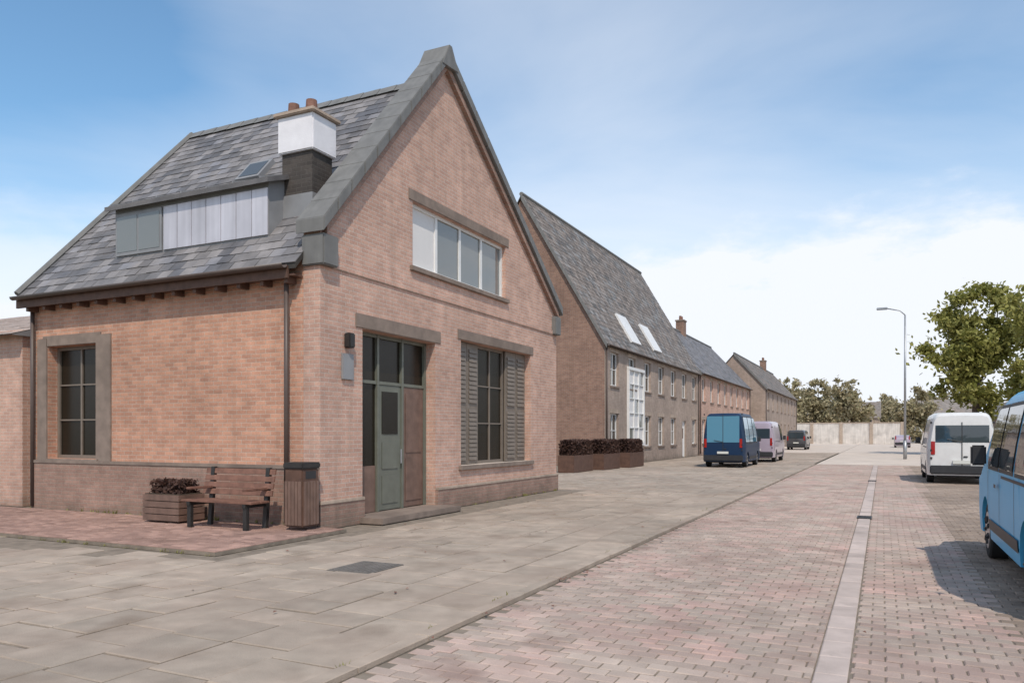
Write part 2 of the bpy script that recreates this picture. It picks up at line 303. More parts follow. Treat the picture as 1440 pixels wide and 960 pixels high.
def roof_tiles(name, parent, p0, ax, ay, w_, l_, m, tw=.30, th=.24, clip=None, seed=1, off=.03):
    """overlapping slates on a slope: p0 eave corner, ax along the eave, ay up the slope (unit vectors); one joined part"""
    r = random.Random(seed); p0 = Vector(p0); ax = Vector(ax); ay = Vector(ay); nz_ = ax.cross(ay).normalized()
    if nz_.z < 0: nz_ = -nz_
    mb = MB(); rows = int(l_/th)+1
    for j in range(rows):
        n_ = int(w_/tw)+2; sh = (j % 2)*tw/2
        for i in range(n_):
            a = i*tw-sh; b = a+tw-.008; a = max(a, 0); b = min(b, w_)
            if b-a < .03: continue
            c = j*th; d = min(c+th*1.35, l_)
            if d-c < .03: continue
            if clip:
                q = clip((a+b)/2, (c+d)/2)
                if not q: continue
            t = .012+r.random()*.006; dz = r.uniform(-.004, .008)
            o0 = p0+ax*a+ay*(c+r.uniform(-.006, .006))+nz_*(off+.014+dz); o1 = p0+ax*b+ay*(c+r.uniform(-.006, .006))+nz_*(off+.014+dz+r.uniform(-.003, .003))
            o2 = p0+ax*b+ay*d+nz_*(off); o3 = p0+ax*a+ay*d+nz_*(off)
            mb.add([o0, o1, o2, o3, o0-nz_*t, o1-nz_*t], [(0, 1, 2, 3), (4, 5, 1, 0), (0, 3, 4), (1, 5, 2)])
    me = bpy.data.meshes.new(name); me.from_pydata(mb.v, [], mb.f)
    o = link(name, me, m, parent); o['kind'] = 'stuff'; return o

def gutter_and_pipe(root, a, b, down, ztop, zbot=.1):
    a = Vector(a); b = Vector(b); d = (b-a).normalized(); n = 7; mb = MB(); side = Vector((-d.y, d.x, 0)); k = 0; vs = []
    for p in (a, b):
        for j in range(n): q = math.pi*j/(n-1); vs.append(p+side*math.cos(q)*.065+Vector((0, 0, -math.sin(q)*.065)))
    mb.add(vs, [(j, j+1, n+j+1, n+j) for j in range(n-1)]); me = mb.build('gutter', M['pipe'], root, smooth=True)
    md = me.modifiers.new('s', 'SOLIDIFY'); md.thickness = .006
    for x, y in down: 
        MB().tube([(x, y, ztop), (x, y, zbot)], .042, 10).build('downpipe', M['pipe'], root, smooth=True)

# ------------------------------------------------------------ ground
g = MB(); g.add([(-1500, -300, -.10), (1500, -300, -.10), (1500, 2500, -.10), (-1500, 2500, -.10)], [(0, 1, 2, 3)]); tag(g.build('ground', M['grass']), kind='structure')
def strip(name, u0, u1, v0, v1, z, m, t=.05):
    mb = MB(); mb.box((u0, v0, z-t), (u1, v1, z)); return tag(mb.build(name, m, loc=P(0, 0), rz=ROT), kind='structure')
V_ED = -5.1
pave = strip('pavement', -14, 210, V_ED, 14, -.012, M['joint'])
road = strip('road', -14, 34, -24, V_ED-.15, -.028, M['joint'])
strip('far_road', 34.0, 400, -9.5, V_ED-.15, -.015, M['asphalt'])
strip('verge', 34.0, 210, -40, -14.0, -.02, M['joint'])
strip('far_parking', 34.0, 400, -14.0, -9.5, -.018, M['asphalt'])
strip('far_pavement', 60.0, 209, V_ED-.14, 3.8, .004, M['asphalt'], t=.01)

CU = A - Vector((0, 0)); camrel = -A; CAMU = camrel.dot(D); CAMV = camrel.dot(Nn)
def screen(u, v):
    x, y, _ = P(u, v); 
    if y < 3.2: return None
    return 720+1079*x/y, 610+1079*1.6/y, y
def inview(u, v, mg=60):
    q = screen(u, v)
    return q and -mg < q[0] < 1440+mg and q[1] < 960+mg*2 and q[2]
def lay(name, parent, m, cells, top, h, rnd, n_single=300, jitter=.004, gap=.006):
    """paving units: the 300 largest in the picture are objects, the others one joined part"""
    vis = []
    for (u0, u1, v0, v1) in cells:
        d = inview((u0+u1)/2, (v0+v1)/2)
        if d: vis.append((((u1-u0)*(v1-v0))/d**3, u0, u1, v0, v1))
    vis.sort(reverse=True); mb = MB(); cache = {}
    for i, (_, u0, u1, v0, v1) in enumerate(vis):
        a, b = u0+gap, u1-gap; c, d = v0+gap, v1-gap; zz = top+rnd.uniform(-jitter, jitter)
        tx, ty = rnd.uniform(-jitter, jitter)*.6, rnd.uniform(-jitter, jitter)*.6; e = min(.009, (b-a)*.1)
        def geo(cu, cv, z0):
            hx, hy = (b-a)/2, (d-c)/2
            t_ = [(cu-hx+e, cv-hy+e, z0-tx-ty), (cu+hx-e, cv-hy+e, z0+tx-ty), (cu+hx-e, cv+hy-e, z0+tx+ty), (cu-hx+e, cv+hy-e, z0-tx+ty)]
            l_ = [(cu-hx, cv-hy, z0-.007), (cu+hx, cv-hy, z0-.007), (cu+hx, cv+hy, z0-.007), (cu-hx, cv+hy, z0-.007)]
            b_ = [(p[0], p[1], z0-h) for p in l_]
            return t_+l_+b_, [(0, 1, 2, 3)]+[(4+k, 4+(k+1) % 4, (k+1) % 4, k) for k in range(4)]+[(8+k, 8+(k+1) % 4, 4+(k+1) % 4, 4+k) for k in range(4)]
        if i < n_single:
            key = (round(b-a, 3), round(d-c, 3), rnd.randrange(4))
            if key not in cache:
                me = bpy.data.meshes.new(name); vs, fs = geo(0, 0, 0); me.from_pydata(vs, [], fs); me.materials.append(m); cache[key] = me
            o = bpy.data.objects.new(name, cache[key]); o.location = ((a+b)/2, (c+d)/2, zz); o.parent = parent; C.objects.link(o)
        else:
            vs, fs = geo((a+b)/2, (c+d)/2, zz); mb.add(vs, fs)
    if mb.v:
        me = bpy.data.meshes.new(name+'_field'); me.from_pydata(mb.v, [], mb.f); o = link(name+'_field', me, m, parent); o['kind'] = 'stuff'
rg = random.Random(3)
slabs = []; v = V_ED+.01; j = 0
while v < 3.9:
    u = -9.5+rg.random()*.5; rowh = rg.choice((.45, .45, .6))
    while u < 60:
        l_ = rg.choice((.45, .6, .75, .6))*(1 if u < 22 else 1.5)
        if not ((v+rowh > -.62 and u+l_ > -2.85 and u < 10.4 and v < 9) or (v > -1.2 and u > 25.4 and v > 3.2)): slabs.append((u, u+l_, v, v+rowh))
        u += l_
    v += rowh
for vv in np.arange(3.9, 14, .6):
    for uu in np.arange(-9.5, -2.86, .6): slabs.append((uu, uu+.6, vv, vv+.6))
lay('paving_slab', pave, M['slab'], slabs, .0, .03, rg, gap=.010, jitter=.006)
# carriageway of small pink setts in rows across the street
sets = []; setb = []; ch = []
for i, u in enumerate(np.arange(-9.5, 33.8, .13)):
    v = V_ED-.16-(i % 2)*.1; 
    while v > -17:
        wd = .20 if u < 14 else .40
        if not (v-wd < -8.02 and v > -8.24):
            (sets if v > -9.3 else setb).append((u, u+.13, v-wd, v))
        elif v > -8.02: sets.append((u, u+.13, -8.02, v))
        elif v-wd < -8.24: sets.append((u, u+.13, v-wd, -8.24)) if v-wd+.04 < -8.24 else None
        v -= wd
for u in np.arange(-9.5, 33.5, .45): ch.append((u, u+.45, -8.24, -8.02))
lay('sett', road, M['sett'], [s for s in sets if (s[3]-s[2]) > .035], -.018, .02, rg, gap=.005)
lay('brown_sett', road, M['sett_brown'], setb, -.018, .02, rg, n_single=0, gap=.005)
lay('channel_stone', road, M['channel'], ch, -.012, .03, rg, jitter=.002)
kerb = strip('kerb', -14, 33.9, V_ED-.145, V_ED-.005, -.02, M['joint'])
lay('kerb_stone', kerb, M['slab'], [(u, u+.9, V_ED-.145, V_ED-.005) for u in np.arange(-9.5, 33.0, .9)], .022, .05, rg, jitter=.003)
# raised red brick apron by the side wall
apron = strip('brick_apron', -2.75, -.004, -.55, 13, .045, M['joint'])
cells = []
for i, u in enumerate(np.arange(-2.75, -.12, .107)):
    v = -.55-(i % 2)*.107
    while v < 12.9: a = max(v, -.55); cells.append((u, u+.107, a, v+.215)); v += .215
lay('paving_brick', apron, M['redpave'], cells, .062, .03, rg, gap=.004)
# manhole cover
mh = empty('manhole_cover', (-1.75, 9.2, .0), label='worn grey iron manhole cover set in the grey slabs before the gable', cat='manhole cover')
MB().box((-.36, -.30, -.01), (.36, .30, .010)).build('frame', M['worn_iron'], mh, bevel=.004)
pl = MB().box((-.32, -.26, .010), (.32, .26, .016))
for i in range(9):
    for j in range(7): pl.box((-.29+i*.066, -.225+j*.066, .016), (-.29+i*.066+.045, -.225+j*.066+.02, .020))
pl.build('cover_plate', M['worn_iron'], mh)

# ------------------------------------------------------------ main gabled building
W, L, E_, AP, HU = 10.3, 7.6, 4.72, 9.2, 4.0
b = empty('gabled_brick_building', P(0, 0), label='orange brick building with steep street gable, slate roof and pale dormer', cat='building')
door = (1.55, 3.25, .12, 3.35); win = (4.9, 8.05, .75, 3.45); gw = (2.85, 6.9, 5.0, 6.55)
PR = .32   # gable parapet above the roof
fac = wall('gable_wall', W, E_+PR, [(1.16, 3.66, 0, 3.5), (4.75, 8.5, .9, 3.7), (2.8, 7.0, 4.95, 6.25)], M['brick_face'], b, gable=AP+PR, apex=HU)
# side wall faces -x: local frame rotated so its x runs along -y
sw = wall('side_wall', L-.352, E_, [(L-7.1, L-5.6, 1.1, 3.4)], M['brick'], b, loc=(0, L, 0), rz=-math.pi/2)
wall('rear_wall', L-.352, E_, [], M['brick'], b, loc=(W, .352, 0), rz=math.pi/2)
wall('end_wall', W-.02, E_-.01, [], M['brick'], b, loc=(W-.01, L-.004, 0), rz=math.pi)
# darker plinth along the side wall, light stone offset above it
MB().box((-.06, .004, 0), (-.003, L, 1.0)).build('plinth', M['brick_dark'], b)
MB().box((-.075, .002, 1.0), (-.003, L, 1.07)).build('plinth_coping', M['stone_brown'], b, bevel=.01)
for a, c in ((-.06, 1.15), (3.67, W)): MB().box((a, -.06, 0), (c, -.003, .42)).build('plinth', M['brick_dark'], b)
for a, c in ((-.07, 1.15), (3.67, W)): MB().box((a, -.075, .42), (c, -.003, .48)).build('plinth_coping', M['stone'], b, bevel=.01)
MB().box((-.03, -.03, 4.42), (W+.03, -.003, 4.54)).build('string_course', M['brick_face'], b, bevel=.01)
# side window in the left of the side wall
sd = window(b, L-7.1, L-5.6, 1.1, 3.4, 2, 3, depth=.2, frame=M['taupe'], glass=M['glass_low'], lintel='stone_brown', loc=(0, L, 0), rz=-math.pi/2)
MB().box((L-5.59, -.03, 1.0), (L-5.15, .05, 3.57)).build('surround', M['stone_brown'], sd, bevel=.01)
MB().box((L-7.42, -.03, 1.0), (L-7.11, .05, 3.57)).build('surround', M['stone_brown'], sd, bevel=.01)
# facade window: wide taupe timber frame, dark middle light
fw = window(b, 5.85, 7.3, .9, 3.7, 2, 3, depth=.22, frame=M['taupe'], glass=M['glass_low'], sill=False, lintel=None, label='tall dark window between taupe shutters right of the doorway')
MB().box((4.65, -.07, .8), (8.6, .24, .897)).build('sill', M['stone_brown'], fw, bevel=.008)
MB().box((4.6, -.02, 3.703), (8.65, .12, 3.92)).build('lintel', M['stone_brown'], fw, bevel=.008)
for x0, x1 in ((4.77, 5.30), (5.31, 5.84), (7.31, 7.89), (7.90, 8.48)):
    MB().box((x0, .16, .91), (x1, .21, 3.69)).build('shutter', M['taupe'], b, bevel=.004)
    for z0, z1 in ((1.0, 2.2), (2.32, 3.58)):
        q = MB()
        for k in range(12): zz = z0+(z1-z0)*k/12; q.obox((x0+.08, .150, zz), (x1-x0-.16, 0, 0), (0, -.02, .0), (0, .012, (z1-z0)/12*.75))
        q.build('louvre_panel', M['taupe'], b)
# gable window
window(b, 2.8, 7.0, 4.95, 6.25, 4, 1, depth=.1, frame=M['white'], glass=M['glass_sky'], lintel='stone_brown', bar=.09, blind=(0,), label='four light window high in the gable with a white blind in its left light')
# doorway
dr = MB(); xa, xb_, xc, xd = 1.16, 1.95, 2.78, 3.66; zt_ = 3.5
for x0, x1 in ((xa, xa+.07), (xb_-.03, xb_+.03), (xc-.03, xc+.03), (xd-.07, xd)): dr.box((x0, .22, .12), (x1, .34, zt_))
bays = ((xa+.07, xb_-.03), (xb_+.03, xc-.03), (xc+.03, xd-.07))
for x0, x1 in bays: dr.box((x0, .23, zt_-.07), (x1, .33, zt_)).box((x0, .235, 2.55), (x1, .325, 2.61))
dfm = dr.build('door_frame', M['sage'], b)
for x0, x1 in bays: MB().box((x0, .28, 2.61), (x1, .29, zt_-.07)).build('pane', M['glass_low'], dfm)
x0, x1 = bays[0]; MB().box((x0, .28, 1.0), (x1, .29, 2.55)).build('pane', M['glass_low'], dfm)
MB().box((x0, .26, .12), (x1, .31, 1.0)).build('panel', M['brownpaint'], dfm, bevel=.01)
x0, x1 = bays[1]; dl = MB().box((x0+.005, .25, .13), (x1-.005, .30, 2.545)).build('door', M['sage'], b, bevel=.006)
for z0, z1 in ((.25, .8), (.92, 1.45)): MB().box((x0+.12, .236, z0), (x1-.12, .249, z1)).build('panel', M['sage'], dl, bevel=.006)
MB().box((x0+.12, .238, 1.6), (x1-.12, .249, 2.42)).build('pane', M['glass_low'], dl)
MB().tube([(x1-.06, .20, 1.02), (x1-.06, .20, 1.3)], .014).build('handle', M['alloy'], dl)
x0, x1 = bays[2]; bl = MB().box((x0+.005, .25, .13), (x1-.005, .30, 2.545)).build('door', M['brownpaint'], b, bevel=.006); bl['label'] = 'brown timber door leaf'
for z0, z1 in ((.25, 1.1), (1.22, 2.42)): MB().box((x0+.1, .236, z0), (x1-.1, .249, z1)).build('panel', M['brownpaint'], bl, bevel=.006)
MB().box((.95, -.02, 3.503), (3.87, .15, 3.76)).build('lintel', M['stone_brown'], b, bevel=.012)
MB().box((1.0, -.55, 0), (3.8, .4, .115)).build('doorstep', M['stone_brown'], b, bevel=.015)
MB().box((.55, -.05, 2.55), (.85, -.003, 3.0)).build('wall_plaque', M['lead'], b, bevel=.006)
MB().box((.62, -.14, 3.1), (.78, -.003, 3.36)).build('wall_lantern', M['iron'], b, bevel=.02)
# dark room behind the openings
MB().box((.6, .9, .02), (W-.6, L-.5, .1)).build('floor', M['soffit'], b)
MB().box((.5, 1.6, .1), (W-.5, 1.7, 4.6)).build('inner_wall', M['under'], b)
# roof
ov = .38; fo = -.30; RE = L-.15; ov_y = L+.12
class Side: pass
sides = []
for k, wd in ((0, HU), (1, W-HU)):
    q = Side(); q.w = wd; q.l = math.hypot(wd, AP-E_); q.c = wd/q.l; q.s = (AP-E_)/q.l; q.xe = -ov*q.c; q.ze = E_-ov*q.s; q.f = (lambda x: x) if k == 0 else (lambda x: W-x); sides.append(q)
def rp(x, y, k=0): q = sides[k]; return (q.f(x), y, E_+(AP-E_)*x/q.w)
HW = HU; cs, sn, xe, ze = sides[0].c, sides[0].s, sides[0].xe, sides[0].ze; SL = sides[0].l
rf = MB()
for k in (0, 1):
    q_ = sides[k]; q = [rp(q_.xe, -fo, k), rp(q_.w, -fo, k), rp(q_.w, RE, k), rp(q_.xe, ov_y, k)]
    rf.add([(x, y, zz) for x, y, zz in q]+[(x, y, zz-.09) for x, y, zz in q], [(0, 1, 2, 3), (4, 7, 6, 5), (0, 4, 5, 1), (1, 5, 6, 2), (2, 6, 7, 3), (3, 7, 4, 0)])
q = [rp(sides[0].xe, ov_y), rp(HU, RE), rp(sides[1].xe, ov_y, 1)]; rf.add([(x, y, zz-.005) for x, y, zz in q], [(0, 1, 2)])
rfo = rf.build('roof', M['under'], b)
for k in (0, 1):
    q = sides[k]; clip_hip = lambda a, c: -fo+a < ov_y+(RE-ov_y)*(c/(q.l+ov))+.05
    roof_tiles('slates', rfo, (q.f(q.xe), -fo, q.ze), (0, 1, 0), (q.c*(1-2*k), 0, q.s), ov_y+fo, q.l+ov, M['slate'], clip=clip_hip, seed=2+k, off=.004)
for k in range(int((RE+fo)/.45)+1):
    y0 = -fo-.02+k*.45; MB().add([(HW-.16, y0, AP-.10), (HW, y0, AP+.09), (HW+.16, y0, AP-.10), (HW-.16, y0+.44, AP-.11), (HW, y0+.44, AP+.08), (HW+.16, y0+.44, AP-.11)], [(0, 1, 4, 3), (1, 2, 5, 4), (0, 2, 1), (3, 4, 5)]).build('ridge_tile', M['barge'], rfo)
hp0, hp1 = Vector(rp(HW, RE))+Vector((0, 0, .05)), Vector(rp(xe, ov_y))+Vector((0, 0, .06))
MB().tube([hp0, hp1], .07, 6).build('hip_tiles', M['barge'], rfo)
# stone coping on the gable parapet
for k in (0, 1):
    q = sides[k]; f = q.f; x0 = -.10
    zz = lambda x: E_+PR+(AP-E_)*x/q.w
    nst = 11
    for m_ in range(nst):
        a = x0+(q.w-x0)*m_/nst; c = x0+(q.w-x0)*(m_+1)/nst-.012; v = []
        for y0 in (-.17, .44): v += [(f(a), y0, zz(a)+.02), (f(c), y0, zz(c)+.02), (f(c), y0, zz(c)+.26), (f(a), y0, zz(a)+.26)]
        MB().add(v, [(0, 1, 2, 3), (4, 7, 6, 5), (0, 4, 5, 1), (1, 5, 6, 2), (2, 6, 7, 3), (3, 7, 4, 0)]).build('coping_stone', M['barge'], b, bevel=.012)
    v = []
    for y0 in (-.10, -.004): v += [(f(x0+.16), y0, zz(x0+.16)-.0), (f(q.w), y0, AP+PR-.0), (f(q.w), y0, AP+PR-.16), (f(x0+.16), y0, zz(x0+.16)-.16)]
    MB().add(v, [(0, 1, 2, 3), (4, 7, 6, 5), (0, 4, 5, 1), (1, 5, 6, 2), (2, 6, 7, 3), (3, 7, 4, 0)]).build('corbel_band', M['brick_dark'], b)
    MB().box((min(f(-.06), f(.34)), -.125, E_-.30), (max(f(-.06), f(.34)), .35, E_+.215)).build('kneeler_stone', M['barge'], b, bevel=.02)
ze = E_+(AP-E_)*xe/HW
MB().box((xe-.02, .455, ze-.24), (xe+.02, ov_y, ze-.04)).build('fascia', M['soffit'], b)
MB().box((xe+.022, .36, ze-.2), (-.004, ov_y, ze-.17)).build('eaves_soffit', M['soffit'], b)
for k in range(14): MB().box((xe+.03, .5+k*.53, ze-.31), (-.004, .58+k*.53, ze-.205)).build('rafter_end', M['soffit'], b)
gutter_and_pipe(b, (xe-.09, .46, ze-.02), (xe-.09, ov_y, ze-.02), [(-.07, 7.5), (-.115, .62)], ze-.1)
MB().add([(HW-.34, -.185, AP+PR-.18), (HW+.34, -.185, AP+PR-.12), (HW+.05, -.185, AP+PR+.33), (HW-.05, -.185, AP+PR+.33), (HW-.34, .455, AP+PR-.18), (HW+.34, .455, AP+PR-.12), (HW+.05, .455, AP+PR+.33), (HW-.05, .455, AP+PR+.33)], [(0, 1, 2, 3), (7, 6, 5, 4), (0, 4, 5, 1), (1, 5, 6, 2), (2, 6, 7, 3), (3, 7, 4, 0)]).build('apex_stone', M['barge'], b, bevel=.01)
# pale zinc clad dormer on the side slope
DM = (1.45, 5.5); xf = .35; zf0 = E_+(AP-E_)*xf/HW; dh = 1.05; xb = xf+(dh+.5)*HU/(AP-E_)
zt = zf0+dh; zb = E_+(AP-E_)*xb/HW
dm = MB(); dm.add([(xf, DM[0], zf0-.15), (xf, DM[1], zf0-.15), (xf, DM[1], zt), (xf, DM[0], zt), (xb, DM[0], zb), (xb, DM[1], zb)], [(0, 1, 2, 3), (0, 3, 4), (1, 5, 2), (3, 2, 5, 4)])
dmo = dm.build('dormer', M['lead'], b)
n_ = 7
for k in range(n_):
    a = DM[0]+(DM[1]-DM[0]-1.4)*k/n_; c = DM[0]+(DM[1]-DM[0]-1.4)*(k+1)/n_
    MB().box((xf-.03, a+.006, zf0+.05), (xf-.003, c-.006, zt-.16)).build('cladding_panel', M['zinc'], dmo, bevel=.003)
MB().box((xf-.035, DM[1]-1.36, zf0+.05), (xf-.004, DM[1]-.05, zt-.16)).build('dormer_window_frame', M['lead'], dmo)
for k in range(2): MB().box((xf-.042, DM[1]-1.30+k*.63, zf0+.12), (xf-.036, DM[1]-.72+k*.63, zt-.23)).build('pane', M['glass_sky'], dmo)
q = [(xf-.16, DM[0]-.12, zt-.02), (xf-.16, DM[1]+.12, zt-.02), (xb+.1, DM[1]+.12, zb+.08), (xb+.1, DM[0]-.12, zb+.08)]
MB().add([(x, y, zz) for x, y, zz in q]+[(x, y, zz-.09) for x, y, zz in q], [(0, 1, 2, 3), (4, 7, 6, 5), (0, 4, 5, 1), (1, 5, 6, 2), (2, 6, 7, 3), (3, 7, 4, 0)]).build('dormer_roof', M['slate'], dmo)
for k in range(7):
    y0 = DM[0]+.05+k*(DM[1]-DM[0]-.1)/6; MB().obox((xf-.15, y0, zt-.02), (xb-xf+.2, 0, zb-zt+.08), (0, .025, 0), (0, 0, .035)).build('roof_seam', M['lead'], dmo)
# rooflights (dark and bright)
def rooflight(y0, y1, s0, s1, gm, nm='rooflight'):
    o = Vector((xe, 0, ze)); up = Vector((cs, 0, sn)); nn = Vector((-sn, 0, cs))
    fo_ = MB().obox(o+up*s0+nn*.0+Vector((0, y0, 0)), up*(s1-s0), (0, y1-y0, 0), nn*.12).build(nm, M['lead'], b)
    MB().obox(o+up*(s0+.07)+nn*.121+Vector((0, y0+.07, 0)), up*(s1-s0-.14), (0, y1-y0-.14, 0), nn*.006).build('pane', gm, fo_)
rooflight(3.1, 3.75, 3.2, 3.85, M['glass'])
# chimney: dark brick stack with a white rendered head
cy0, cy1, cx0, cx1 = .8, 1.5, .75, 1.3
MB().box((cx0, cy0, 5.2), (cx1, cy1, 6.72)).build('chimney', M['chimney_brick'], b)
MB().box((cx0-.06, cy0-.06, 6.72), (cx1+.06, cy1+.06, 7.38)).build('chimney_head', M['render_w'], b, bevel=.02)
MB().box((cx0-.12, cy0-.12, 7.38), (cx1+.12, cy1+.12, 7.45)).build('chimney_cap', M['stone'], b, bevel=.015)
for k in range(2): MB().tube([((cx0+cx1)/2, cy0+.25+k*.42, 7.45), ((cx0+cx1)/2, cy0+.25+k*.42, 7.75)], [.12, .10], 12).build('chimney_pot', M['benchwood'], b)
MB().box((cx0-.03, cy0-.03, 5.4), (cx1+.02, cy1+.03, 5.95)).build('flashing', M['lead'], b)

# ------------------------------------------------------------ neighbour building at far left
nb = empty('left_neighbour_building', P(.4, 8.6), label='pale pink brick building at the left edge beyond the downpipe', cat='building')
wall('wall', 9, 3.9, [(1.2, 2.4, 1.0, 2.9)], M['brick_face'], nb, loc=(0, 9, 0), rz=-math.pi/2)
wall('wall', 5.64, 3.9, [], M['brick_face'], nb, loc=(.36, .02, 0))
window(nb, 1.2, 2.4, 1.0, 2.9, 2, 2, loc=(0, 9, 0), rz=-math.pi/2)
rr = MB().add([(-.3, -.1, 3.75), (-.3, 9, 3.75), (3, 9, 4.9), (3, -.1, 4.9), (6.3, 9, 3.75), (6.3, -.1, 3.75)], [(0, 1, 2, 3), (3, 2, 4, 5), (0, 3, 5), (1, 4, 2)]).build('roof', M['lead'], nb)
roof_tiles('slates', rr, (-.3, -.1, 3.75), (0, 1, 0), Vector((3.3, 0, 1.15)).normalized(), 9.1, 3.5, M['channel'], seed=8, off=.01)

# ------------------------------------------------------------ street houses beyond
def house(name, u0, u1, vf, depth, eave, ridge, wm_, endm, rm, label, cols, seed=1, win_w=1.1, storeys=2, tiles=True, chim=(), shop=False, doors=(), dormers=(), lights=(), group=None):
    """ridge along the street; front faces -y (the carriageway), near end faces -x"""
    r = random.Random(seed); Lh = u1-u0
    h = empty(name, P(u0, vf), label=label, cat='building', group=group)
    ops = []; sp = Lh/cols; sh = (eave-.1)/storeys
    for j in range(storeys):
        for i in range(cols):
            xc = sp*(i+.5); z0 = j*sh+(.95 if j else .9); z1 = j*sh+sh-.45
            if j == 0 and i in doors: ops.append((xc-.55, xc+.55, 0, min(2.5, sh-.3), 'd'))
            else: ops.append((xc-win_w/2, xc+win_w/2, z0, z1, 'w'))
    wall('front_wall', Lh, eave, [o[:4] for o in ops], wm_, h)
    hw = depth/2
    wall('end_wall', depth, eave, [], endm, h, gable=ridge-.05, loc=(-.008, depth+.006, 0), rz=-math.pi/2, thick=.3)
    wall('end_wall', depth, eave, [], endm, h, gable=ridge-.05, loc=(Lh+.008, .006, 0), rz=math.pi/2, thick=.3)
    wall('rear_wall', Lh, eave, [], wm_, h, loc=(Lh, depth, 0), rz=math.pi)
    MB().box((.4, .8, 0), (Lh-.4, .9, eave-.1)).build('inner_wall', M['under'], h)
    for o in ops:
        if o[4] == 'w': window(h, *o[:4], 2, 2, depth=.12, lintel='stone', bar=.06)
        else:
            d = MB().box((o[0]+.08, .15, .05), (o[1]-.08, .2, o[3]-.08)).build('door', M['white'] if r.random() < .6 else M['sage'], h)
            MB().box((o[0], .12, 0), (o[0]+.08, .24, o[3])).box((o[1]-.08, .12, 0), (o[1], .24, o[3])).box((o[0]+.08, .12, o[3]-.08), (o[1]-.08, .24, o[3])).build('door_frame', M['white'], h)
            MB().box((o[0]+.25, .14, 1.3), (o[1]-.25, .149, 2.0)).build('pane', M['glass'], d)
    ro = .3; sl_ = math.hypot(hw, ridge-eave); c_, s_ = hw/sl_, (ridge-eave)/sl_; ye = -ro*c_; zee = eave-ro*s_
    q = MB()
    for k in (0, 1):
        g_ = (lambda y: y) if not k else (lambda y: depth-y)
        a = [(-.12, g_(ye), zee), (Lh+.12, g_(ye), zee), (Lh+.12, g_(hw), ridge), (-.12, g_(hw), ridge)]
        q.add(a+[(x, y, zz-.1) for x, y, zz in a], [(0, 1, 2, 3), (4, 7, 6, 5), (0, 4, 5, 1), (1, 5, 6, 2), (2, 6, 7, 3), (3, 7, 4, 0)])
    ro_ = q.build('roof', rm if not tiles else M['under'], h)
    if tiles: roof_tiles('slates', ro_, (-.12, ye, zee), (1, 0, 0), (0, c_, s_), Lh+.24, sl_+ro, rm, tw=.36, th=.3, seed=seed, off=.004)
    MB().tube([(-.14, hw, ridge+.02), (Lh+.14, hw, ridge+.02)], .11, 6).build('ridge_tiles', M['barge'], ro_)
    v = []
    for x in (-.17, -.123): v += [(x, ye, zee+.04), (x, hw, ridge+.04), (x, hw, ridge-.28), (x, ye, zee-.2)]
    MB().add(v, [(0, 1, 2, 3), (4, 7, 6, 5), (0, 4, 5, 1), (1, 5, 6, 2), (2, 6, 7, 3), (3, 7, 4, 0)]).build('bargeboard', M['barge'], h)
    gutter_and_pipe(h, (0, ye-.07, zee-.02), (Lh, ye-.07, zee-.02), [(.15, -.06), (Lh-.15, -.06)], zee-.05)
    for cx_ in chim:
        st = MB().box((cx_-.5, hw-.35, ridge-.8), (cx_+.5, hw+.35, ridge+1.0)).build('chimney', M['brick_brown'], ro_)
        MB().box((cx_-.56, hw-.41, ridge+1.0), (cx_+.56, hw+.41, ridge+1.12)).build('chimney_cap', M['stone_brown'], ro_)
        for k in (-.25, .25): MB().tube([(cx_+k, hw, ridge+1.12), (cx_+k, hw, ridge+1.5)], [.13, .11], 10).build('chimney_pot', M['benchwood'], ro_)
    for cx_, t0, t1, wd, gm in lights:
        o = Vector((0, ye, zee)); up = Vector((0, c_, s_)); nn = Vector((0, -s_, c_))
        f_ = MB().obox(o+up*t0+Vector((cx_, 0, 0)), up*(t1-t0), (wd, 0, 0), nn*.12).build('rooflight', M['white'], ro_)
    return h
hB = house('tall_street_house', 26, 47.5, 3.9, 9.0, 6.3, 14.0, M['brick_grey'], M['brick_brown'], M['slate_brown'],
      'tall brown brick house beyond the gabled building, its end wall facing the camera', 7, seed=4, win_w=1.3, storeys=2, chim=(), doors=(1, 5),
      lights=((5.0, .7, 2.6, 1.8, 0), (9.6, .7, 2.6, 1.8, 0)))
# tall pale shopfront on the tall house
sf = MB().box((3.6, -.16, .95), (6.6, -.004, 1.12)).box((3.6, -.16, 5.05), (6.6, -.004, 5.22)).box((3.6, -.14, 1.12), (3.75, -.004, 5.05)).box((6.45, -.14, 1.12), (6.6, -.004, 5.05)).box((4.62, -.12, 1.12), (4.72, -.004, 5.05)).box((5.5, -.12, 1.12), (5.6, -.004, 5.05))
for k in range(1, 5): sf.box((3.75, -.11, 1.12+k*.79), (6.45, -.02, 1.18+k*.79))
sf = sf.build('stair_window', M['white'], hB, bevel=.01)
for i_, (x0, x1) in enumerate(((3.75, 4.62), (4.72, 5.5), (5.6, 6.45))):
    for k in range(5): MB().add([(x0, -.05, 1.18+k*.79), (x1, -.05, 1.18+k*.79), (x1, -.05, 1.9+k*.79), (x0, -.05, 1.9+k*.79)], [(0, 1, 2, 3)]).build('pane', M['blind'] if (k+i_) % 3 else M['glass_sky'], sf)
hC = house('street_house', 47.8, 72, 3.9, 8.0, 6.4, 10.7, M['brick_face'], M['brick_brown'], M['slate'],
      'lower brick terrace with a plain grey slate roof down the street behind the vans', 8, seed=5, storeys=2, doors=(2, 6), chim=(11,))
hD = house('far_street_house', 74, 106, 2.6, 6.4, 6.6, 10.2, M['brick_grey'], M['brick_grey'], M['slate_brown'],
      'last greyish brown brick house at the far end of the street', 8, seed=6, storeys=2, doors=(2, 6), tiles=True, chim=(22,))
